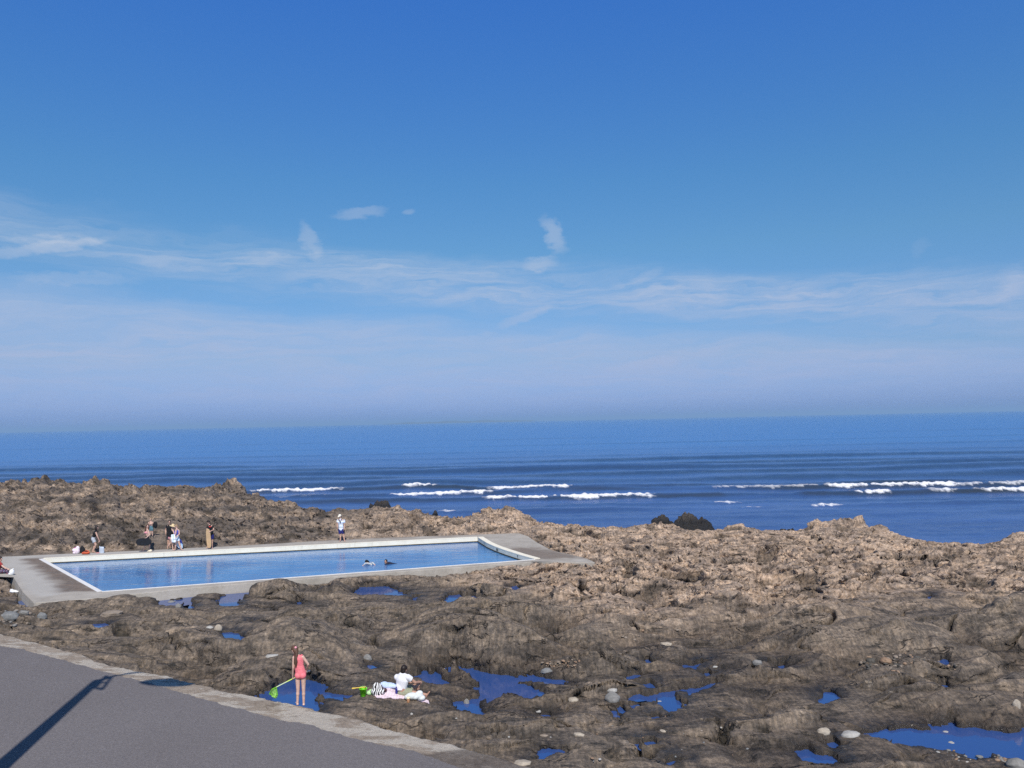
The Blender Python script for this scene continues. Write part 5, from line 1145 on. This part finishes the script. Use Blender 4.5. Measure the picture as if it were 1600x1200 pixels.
lump_thing('towel', 'crumpled cream cloth on the deck by the feet of the bodyboard carrier', 'cloth', at(234.4, 862, 0), fabric('cream_cloth', (.70, .62, .47)), [('ball', (0, 0, .04), .13, .09, .06), ('ball', (.04, 0, .08), .07, .06, .05), ('ball', (-.1, 0, .02), .07, .06, .035)])
lump_thing('carrier_bag', 'bulging white plastic carrier bag on the deck at the knees of the left edge sitter', 'bag', at(18.4, 898.6, 0), fabric('white_plastic', (.82, .83, .82), .08, 10, .35), [('ball', (0, 0, .14), .12, .11, .15), ('ball', (-.04, 0, .07), .12, .11, .08), ('bone', (.03, 0, .24), (.07, 0, .31), .04, .025)])
q = hit(21, 925); lump_thing('cloth', 'white cloth lying on the rocks below the left edge sitter', 'cloth', (q[0], q[1], q[2] - .02), fabric('white_linen', (.74, .75, .74)), [('ball', (0, 0, .05), .17, .11, .07), ('ball', (.14, 0, .03), .10, .08, .045), ('ball', (-.08, 0, .10), .08, .07, .06)])

# picnic: blanket over the rock
quad = [at(x, y, -.19)[:2] for x, y in [(580.5, 1088), (588.5, 1099), (640, 1089.5), (673, 1094), (669, 1081.5), (630, 1077), (603, 1075.5)]]
qc = np.mean(quad, 0); bm = bmesh.new(); lo_, hi_ = np.min(quad, 0), np.max(quad, 0); gx, gy = np.meshgrid(np.linspace(lo_[0], hi_[0], 120), np.linspace(lo_[1], hi_[1], 90)); dq = sdf(np.array(quad), gx, gy)
gz = np.array([[ground(x, y) for x, y in zip(r1, r2)] for r1, r2 in zip(gx, gy)]); ins_ = dq < 0
gz = gz + .025 + .012 * perlin(gx / .25, gy / .2) + .008 * perlin(gx / .08, gy / .1); o0 = np.array([qc[0], qc[1], float(gz[ins_].mean())])
fc = grid_faces(90, 120); kf = fc[ins_.ravel()[fc].all(1)]; used = np.unique(kf); mp = -np.ones(gx.size, int); mp[used] = np.arange(len(used)); vv = np.stack([gx, gy, gz], -1).reshape(-1, 3)[used] - o0
me = mesh_np('blanket', np.concatenate([vv, vv - np.array([0, 0, .012])]), np.concatenate([mp[kf], (mp[kf] + len(used))[:, ::-1]]))
PINKB = stripes('pale_pink_weave', [(0, (.74, .58, .62)), (.5, (.78, .66, .70))], 14, 0, wob=.6)
o = link('blanket', me, PINKB); o.location = o0; tag(o, 'pale pink blanket spread over the rock under the seated person', 'blanket')
def on_rock(px, py, lift=.0):
    q = at(px, py, -.19); return np.array([q[0], q[1], ground(q[0], q[1]) + lift])
b_ = on_rock(567.6, 1094.5)
def lathe(name, prof, mat, parent=None, N=28, rz=None):
    bm = bmesh.new(); rows = [[bm.verts.new((r_ * math.cos(2 * PI * i / N), r_ * math.sin(2 * PI * i / N), z_)) for i in range(N)] for r_, z_ in prof]
    for a_, c_ in zip(rows, rows[1:]):
        for i in range(N): bm.faces.new((a_[i], a_[(i + 1) % N], c_[(i + 1) % N], c_[i]))
    bm.faces.new(rows[0][::-1]); bm.faces.new(rows[-1]); return link(name, bm_mesh(bm, name), mat, parent, True)
bu = empty('bucket', b_); tag(bu, 'bright green toy bucket left of the striped bag', 'bucket'); BKT = fabric('bright_green_plastic', (.17, .70, .012), .06, 8, .35)
lathe('bucket_body', [(.062, 0), (.068, .006), (.095, .19), (.107, .19), (.107, .205), (.096, .207), (.088, .195), (.062, .012), (.02, .01)], BKT, bu)
bm = bmesh.new(); pts = [Vector((.1 * math.cos(t), -.01 + .0 * t, .2 + .055 * math.sin(t))) for t in np.linspace(0, PI, 16)]
for a_, c_ in zip(pts, pts[1:]): bmesh.ops.create_cone(bm, segments=8, radius1=.006, radius2=.006, depth=(c_ - a_).length * 1.15, cap_ends=True, matrix=Matrix.Translation((a_ + c_) / 2) @ (c_ - a_).to_track_quat('Z', 'Y').to_matrix().to_4x4())
link('handle', bm_mesh(bm, 'handle'), fabric('pale_green_plastic', (.4, .8, .2), .05, 8, .4), bu, True)
lump_thing('spade', 'yellow and orange toy spade lying across the rim of the green bucket', 'toy spade', b_ + np.array([-.02, -.02, .205]), fabric('yellow_plastic', (.78, .55, .08), .1, 8, .4), [('bone', (-.17, 0, .015), (.07, .02, .025), .013, .013), ('bone', (-.25, 0, .01), (-.17, 0, .015), .05, .035, (0, 1, 0), .25)], .006, 0,
   parts=[('grip', fabric('orange_plastic', (.75, .25, .05), .1, 8, .4), [('bone', (.07, -.03, .025), (.07, .07, .025), .013, .013)], 'blade')])
lump_thing('sand_mould', 'pale green toy sand mould beside the green bucket', 'toy', on_rock(577.5, 1092.5), fabric('mint_plastic', (.48, .74, .36), .1, 8, .4), [('ball', (0, 0, .05), .085, .07, .06), ('ball', (.03, 0, .09), .05, .05, .05)])
ZEB = stripes('zebra_stripes', [(0, (.80, .80, .78)), (.5, (.02, .02, .022))], 16, 0, wob=3.2)
zb = on_rock(590, 1092.5, .03)
lump_thing('beach_bag', 'black and white zebra striped beach bag on the left end of the blanket', 'bag', zb, ZEB, [('bone', (-.0, 0, .05), (.0, 0, .17), .17, .13, (1, 0, 0), .6), ('ball', (-.06, 0, .06), .13, .11, .08), ('ball', (.07, 0, .06), .12, .1, .08)],
   parts=[('handle', ZEB, [('bone', (-.12, 0, .2), (-.03, 0, .29), .014, .014), ('bone', (-.03, 0, .29), (.09, 0, .2), .014, .014)], 'bag_body')])
lump_thing('purse', 'dark red purse leaning on the right side of the zebra striped bag', 'purse', on_rock(599, 1089.5, .02), fabric('dark_red_leather', (.055, .012, .016), .2, 8, .4), [('ball', (0, 0, .05), .075, .06, .055), ('ball', (.05, 0, .06), .05, .05, .045)])
LBL = fabric('light_blue_cotton', (.50, .62, .80), .15)
lump_thing('jumper', 'crumpled light blue jumper on the blanket left of the seated person', 'jumper', on_rock(608.5, 1081.5, .02), LBL, [('ball', (0, 0, .06), .2, .11, .07), ('ball', (-.14, .03, .09), .11, .08, .07), ('ball', (.14, 0, .05), .14, .09, .06), ('bone', (-.2, .02, .1), (.05, -.03, .11), .05, .04)])
lump_thing('bottle', 'small navy bottle on the blanket by the hip of the seated person', 'bottle', on_rock(619.5, 1087.5, .02), fabric('navy_plastic', (.03, .03, .20), .1, 8, .35), [('bone', (0, 0, .02), (0, 0, .12), .035, .034), ('bone', (0, 0, .12), (0, 0, .165), .018, .018)], .006)
lump_thing('cushion', 'white cushion lying on the blanket in front of the seated legs', 'cushion', on_rock(643.5, 1091.5, .02), fabric('off_white_cotton', (.66, .69, .66), .08, 8), [('ball', (0, 0, .085), .16, .10, .09), ('ball', (-.1, 0, .06), .1, .09, .07), ('ball', (.09, 0, .06), .1, .09, .07)])
lump_thing('bag', 'white cloth bag propped by the seated feet, right of the white cushion', 'bag', on_rock(654.5, 1090, .02), fabric('pale_canvas', (.70, .74, .72), .08, 8), [('ball', (0, 0, .11), .12, .09, .12), ('ball', (.02, 0, .18), .09, .07, .07), ('ball', (.07, 0, .06), .1, .09, .07)])
cu = on_rock(638, 1095.0); cr_ = empty('cup', cu); tag(cr_, 'tan cup with a cream lid standing on the rock before the blanket', 'cup')
lathe('cup_body', [(.034, 0), (.036, .004), (.044, .1), (.044, .102)], fabric('tan_card', (.55, .29, .15), .1), cr_); lathe('lid', [(.047, .103), (.047, .113), (.04, .117), (.038, .135), (.03, .137)], fabric('cream_plastic', (.80, .72, .48), .05, 8, .4), cr_)

# ------------------------------------------------------------------ loose stones
def stone_mat(name, a, b, c):
    n = NT(name); co = n.coord(); f1 = n.noise(co, 5, 5, .6); f2 = n.noise(co, 28, 3, .7)
    n.bsdf(n.ramp(n.math('ADD', n.math('MULTIPLY', f1, .6), n.math('MULTIPLY', f2, .4)), [(.3, a), (.5, b), (.7, c)]), .85, n.bump(f2, .4, .01)); return n.m
ST = {'grey': stone_mat('grey_stone', (.13, .13, .12), (.21, .205, .19), (.30, .29, .27)), 'white': stone_mat('white_stone', (.25, .245, .225), (.37, .36, .33), (.50, .485, .445)), 'cream': stone_mat('cream_stone', (.26, .22, .17), (.38, .33, .26), (.50, .44, .35)),
      'blue': stone_mat('blue_grey_stone', (.12, .125, .125), (.19, .195, .19), (.27, .275, .265)), 'tan': stone_mat('tan_stone', (.16, .13, .10), (.25, .205, .16), (.34, .285, .225)), 'dark': stone_mat('dark_stone', (.04, .038, .034), (.08, .075, .065), (.14, .13, .11)), 'rust': stone_mat('rusty_stone', (.16, .105, .07), (.26, .175, .115), (.34, .25, .17))}
STONES = [(64, 968, 17, 13, 'blue', .3, 'blue grey boulder on the left shelf below the corner of the deck'), (172, 963, 36, 9, 'tan', .5, 'flat tan slab on the left shelf right of the blue grey boulder'), (340.5, 986, 13.5, 12.5, 'cream', .05, 'round tan boulder like a ball beside the small white stone'),
 (327, 983, 13, 5, 'white', .3, 'small white stone touching the left of the round tan boulder'), (278, 950, 10, 8, 'grey', .3, 'small pale grey stone at the pool below the near deck'), (267, 941, 13, 6, 'grey', .4, 'flat pale grey rock against the foot of the near deck'), (424, 1029, 22, 7, 'white', .45, 'pale flat stone left of the head of the girl'),
 (574, 1032, 16, 11, 'grey', .2, 'round grey cobble above the small tide pool left of the seated person'), (729, 1099, 10.5, 13, 'grey', .2, 'upright grey stone standing in the tide pool right of the seated person'), (643, 1118, 5, 4, 'white', .3, 'tiny white pebble on the hump below the blanket'),
 (520, 932, 7, 5, 'blue', .2, 'small grey stone at the pool by the deck hump'), (957, 1097, 27, 17, 'grey', .3, 'large grey boulder with a pale cap left of the long tide pool'), (957, 1082, 17, 7, 'white', .4, 'pale cap stone lying behind the large grey boulder'), (896, 1097, 18, 7, 'cream', .5, 'flat cream stone on the smooth hump left of the large grey boulder'),
 (1041, 1010, 19, 7, 'cream', .4, 'cream lens shaped stone on the upper shelf near the middle'), (1184, 1039, 17, 9, 'grey', .3, 'rounded grey cobble at the foot of the step right of the middle'), (1030, 1096, 13, 5, 'white', .3, 'white stone in the long tide pool'), (1052, 1107, 10, 4, 'dark', .3, 'dark stone awash in the long tide pool'),
 (854, 1052, 20, 9, 'blue', .35, 'grey cobble above the far arm of the big tide pool'), (905, 1151, 19, 6, 'cream', .5, 'cream flat stone low in the middle of the near rock'), (841, 1114, 10, 5, 'white', .3, 'small pale stone beside a dark slit of water'), (1118, 1044, 9, 3, 'white', .4, 'white sliver of stone right of the small pool on the step'),
 (850, 1152, 15, 4, 'tan', .5, 'thin tan flake of rock left of the cream flat stone'), (1040, 1144, 18, 3, 'cream', .5, 'thin cream flake below the long tide pool'), (817, 1196, 28, 6, 'cream', .5, 'cream slab at the end of the slipway'), (1330, 1152, 32, 9, 'white', .4, 'large white flat stone at the left end of the right hand pool'),
 (1288, 1148, 24, 12, 'cream', .3, 'cream boulder left of the large white flat stone'), (1479, 1144, 13, 6, 'white', .3, 'white stone highest of the three in the right hand pool'), (1440.5, 1151, 12, 4, 'grey', .4, 'grey flat stone, leftmost of the three in the right hand pool'), (1488, 1161, 14, 6, 'white', .35, 'white stone lowest of the three in the right hand pool'),
 (1590, 1200, 32, 17, 'grey', .25, 'big grey boulder at the bottom right corner'), (1426, 1137, 5, 5, 'cream', .3, 'small cream pebble on the rim of the right hand pool'), (1385, 1036, 21, 9, 'rust', .35, 'orange brown stone in the rubble on the right'), (1362, 1036, 18, 10, 'dark', .3, 'dark grey stone left of the orange brown one'),
 (1590, 1108, 14, 18, 'cream', .4, 'pale banded stone standing at the right edge'), (12, 968, 30, 14, 'blue', .4, 'pale blue grey slab at the left edge above the slipway'), (36, 960, 18, 7, 'grey', .5, 'thin pale grey slab right of the blue grey slab at the left edge'), (206, 892, 0, 0, '', 0, '')]
rs_ = random.Random(5)
for (px, py, wpx, hpx, kind, flat_, lab) in STONES:
    if not lab: continue
    inwater = [k for k, (z, poly) in TIDE.items() if inside(poly, *[np.array([v]) for v in at(px, py, z)[:2]])[0]]
    if inwater: z = TIDE[inwater[0]][0]; c = at(px, py, z); c[2] -= .05
    else: q = hit(px, py - 1); c = np.array([q[0], q[1], q[2]])
    wd = wpx * .9 / FPX * c[1]; hh = hpx / FPX * c[1]; dp = wd * rs_.uniform(.55, .8); bm = bmesh.new(); bmesh.ops.create_icosphere(bm, subdivisions=4, radius=1.0); sdn = rs_.uniform(0, 90)
    for v in bm.verts:
        p = v.co.copy(); f_ = 1 + .16 * float(perlin(p.x * 1.2 + sdn, p.y * 1.2 + p.z)) + .08 * float(perlin(p.z * 2.4 - sdn, p.x * 2.4 + p.y))
        if 'ball' in lab: f_ = 1 + (f_ - 1) * .3
        z = p.z
        if flat_ > .35: z = math.copysign(abs(z) ** .7, z)
        v.co = Vector((p.x * f_ * wd / 2, p.y * f_ * dp / 2, (z * f_) * hh * .55))
    o = link('boulder' if wpx >= 15 else 'stone', bm_mesh(bm, 'boulder' if wpx >= 15 else 'stone'), ST[kind], None, True); o.location = (c[0], c[1] + dp * .2, c[2] + hh * .16); o.rotation_euler = (0, 0, rs_.uniform(-.3, .3)); tag(o, lab, 'boulder' if wpx >= 15 else 'stone', 'loose stones on the rocks')
# rubble, too small and many to count
bm = bmesh.new()
def scatter(poly, N, r0, r1, mats):
    xs, ys = [p[0] for p in poly], [p[1] for p in poly]; k = 0
    while k < N:
        x, y = rs_.uniform(min(xs), max(xs)), rs_.uniform(min(ys), max(ys))
        if not inside(poly, np.array([x]), np.array([y]))[0]: continue
        k += 1; q = hit(x, y); r = r0 + (r1 - r0) * rs_.random() ** 2.5; b2 = bmesh.ops.create_icosphere(bm, subdivisions=2, radius=1); sx_, sy_, sz_ = r * rs_.uniform(.8, 1.5), r * rs_.uniform(.7, 1.1), r * rs_.uniform(.4, .8); a = rs_.uniform(0, 6.3); m_ = rs_.choice(mats)
        for v in b2['verts']:
            p = v.co * (1 + .22 * float(perlin(v.co.x * 1.3 + k, v.co.y * 1.3 + v.co.z))); v.co = Vector((q[0] + p.x * sx_ * math.cos(a) - p.y * sy_ * math.sin(a), q[1] + p.x * sx_ * math.sin(a) + p.y * sy_ * math.cos(a), q[2] + p.z * sz_ + sz_ * .2))
            for f_ in v.link_faces: f_.material_index = m_; f_.smooth = True
scatter([(1335, 1028), (1400, 1018), (1490, 1030), (1500, 1050), (1420, 1055), (1350, 1045)], 170, .02, .08, (2, 2, 3, 5, 5, 5))
scatter([(0, 955), (45, 952), (70, 972), (20, 978), (0, 975)], 70, .025, .09, (0, 2, 5)); scatter([(845, 1035), (910, 1030), (925, 1042), (860, 1045)], 60, .02, .06, (3, 2)); scatter([(1450, 1168), (1560, 1178), (1580, 1192), (1500, 1192)], 70, .02, .06, (0, 1, 3, 4))
scatter([(940, 900), (1060, 900), (1060, 1000), (940, 1000)], 30, .02, .06, (2, 3)); scatter([(700, 1120), (1200, 1110), (1200, 1190), (850, 1195)], 50, .012, .04, (1, 2, 3, 4))
me = bm_mesh(bm, 'rubble')
for k in ('grey', 'blue', 'tan', 'rust', 'white', 'dark'): me.materials.append(ST[k])
o = link('rubble', me); o['kind'] = 'stuff'; o['label'] = 'scattered small stones and broken rubble on the rocks'

# ------------------------------------------------------------------ street lamp whose shadow lies on the slipway (it stands just out of the picture)
SD = np.array(sd); LAMP = fabric('dark_green_lamp_paint', (.02, .035, .03), .2, 8, .4)
def above(px, py, h): g_ = at_slip(px, py); return g_ + SD * (h / SD[2])
hz = np.array([SD[0], SD[1], 0]) / SD[2]; HP = 14.0
g1 = at_slip(152, 1066); base = g1 + hz * HP; base[2] = slip_z(base[0])
lamp = empty('street_lamp', base); tag(lamp, 'tall dark street lamp on the slipway, out of view, casting the long shadow', 'street lamp'); LO = np.array(lamp.location); topz = g1[2] + HP
L = Lump().bone(base + UP * .0, np.array([base[0], base[1], topz]), .27, .115, None, 1, True, True, 20); L.build('pole', LAMP, lamp, LO, .03, 1)
L = Lump().bone(base, base + UP * .9, .32, .30, None, 1, True, False, 20); L.build('base', LAMP, lamp, LO, .03, 0)
pts = [above(q[0], q[1], q[2] + 3) for q in ((150, 1067, 10.9), (165, 1062.5, 11.2), (180, 1057.5, 11.45), (200, 1053, 11.6), (222, 1050.5, 11.62), (242, 1051, 11.5), (258, 1055, 11.25))]
L = Lump()
for a_, c_ in zip(pts, pts[1:]): L.bone(a_, c_, .05, .045, seg=10)
L.build('arm', LAMP, lamp, LO, .015, 0)
fr_ = [above(q[0], q[1], q[2] + 3) for q in ((166, 1058, 10.7), (174, 1061, 10.4), (160, 1079, 10.2), (150, 1076, 10.5))]; L = Lump()
for a_, c_ in zip(fr_, fr_[1:] + fr_[:1]): L.bone(a_, c_, .045, .045, seg=8)
L.bone((fr_[0] + fr_[3]) / 2, (fr_[1] + fr_[2]) / 2, .03, .03, seg=8); L.bone(np.array([base[0], base[1], topz - .6]), fr_[0], .03, .03, seg=8); L.bone(np.array([base[0], base[1], topz - .6]), fr_[3], .03, .03, seg=8); L.build('bracket', LAMP, lamp, LO, .015, 0)
sc_ = above(262.5, 1067.5, 14.0); L = Lump().ball(sc_, .68, .27, .16).ball(sc_ + np.array([.03, .02, .14]), .22, .16, .2); L.build('lamp_shade', LAMP, lamp, LO, .02, 1)
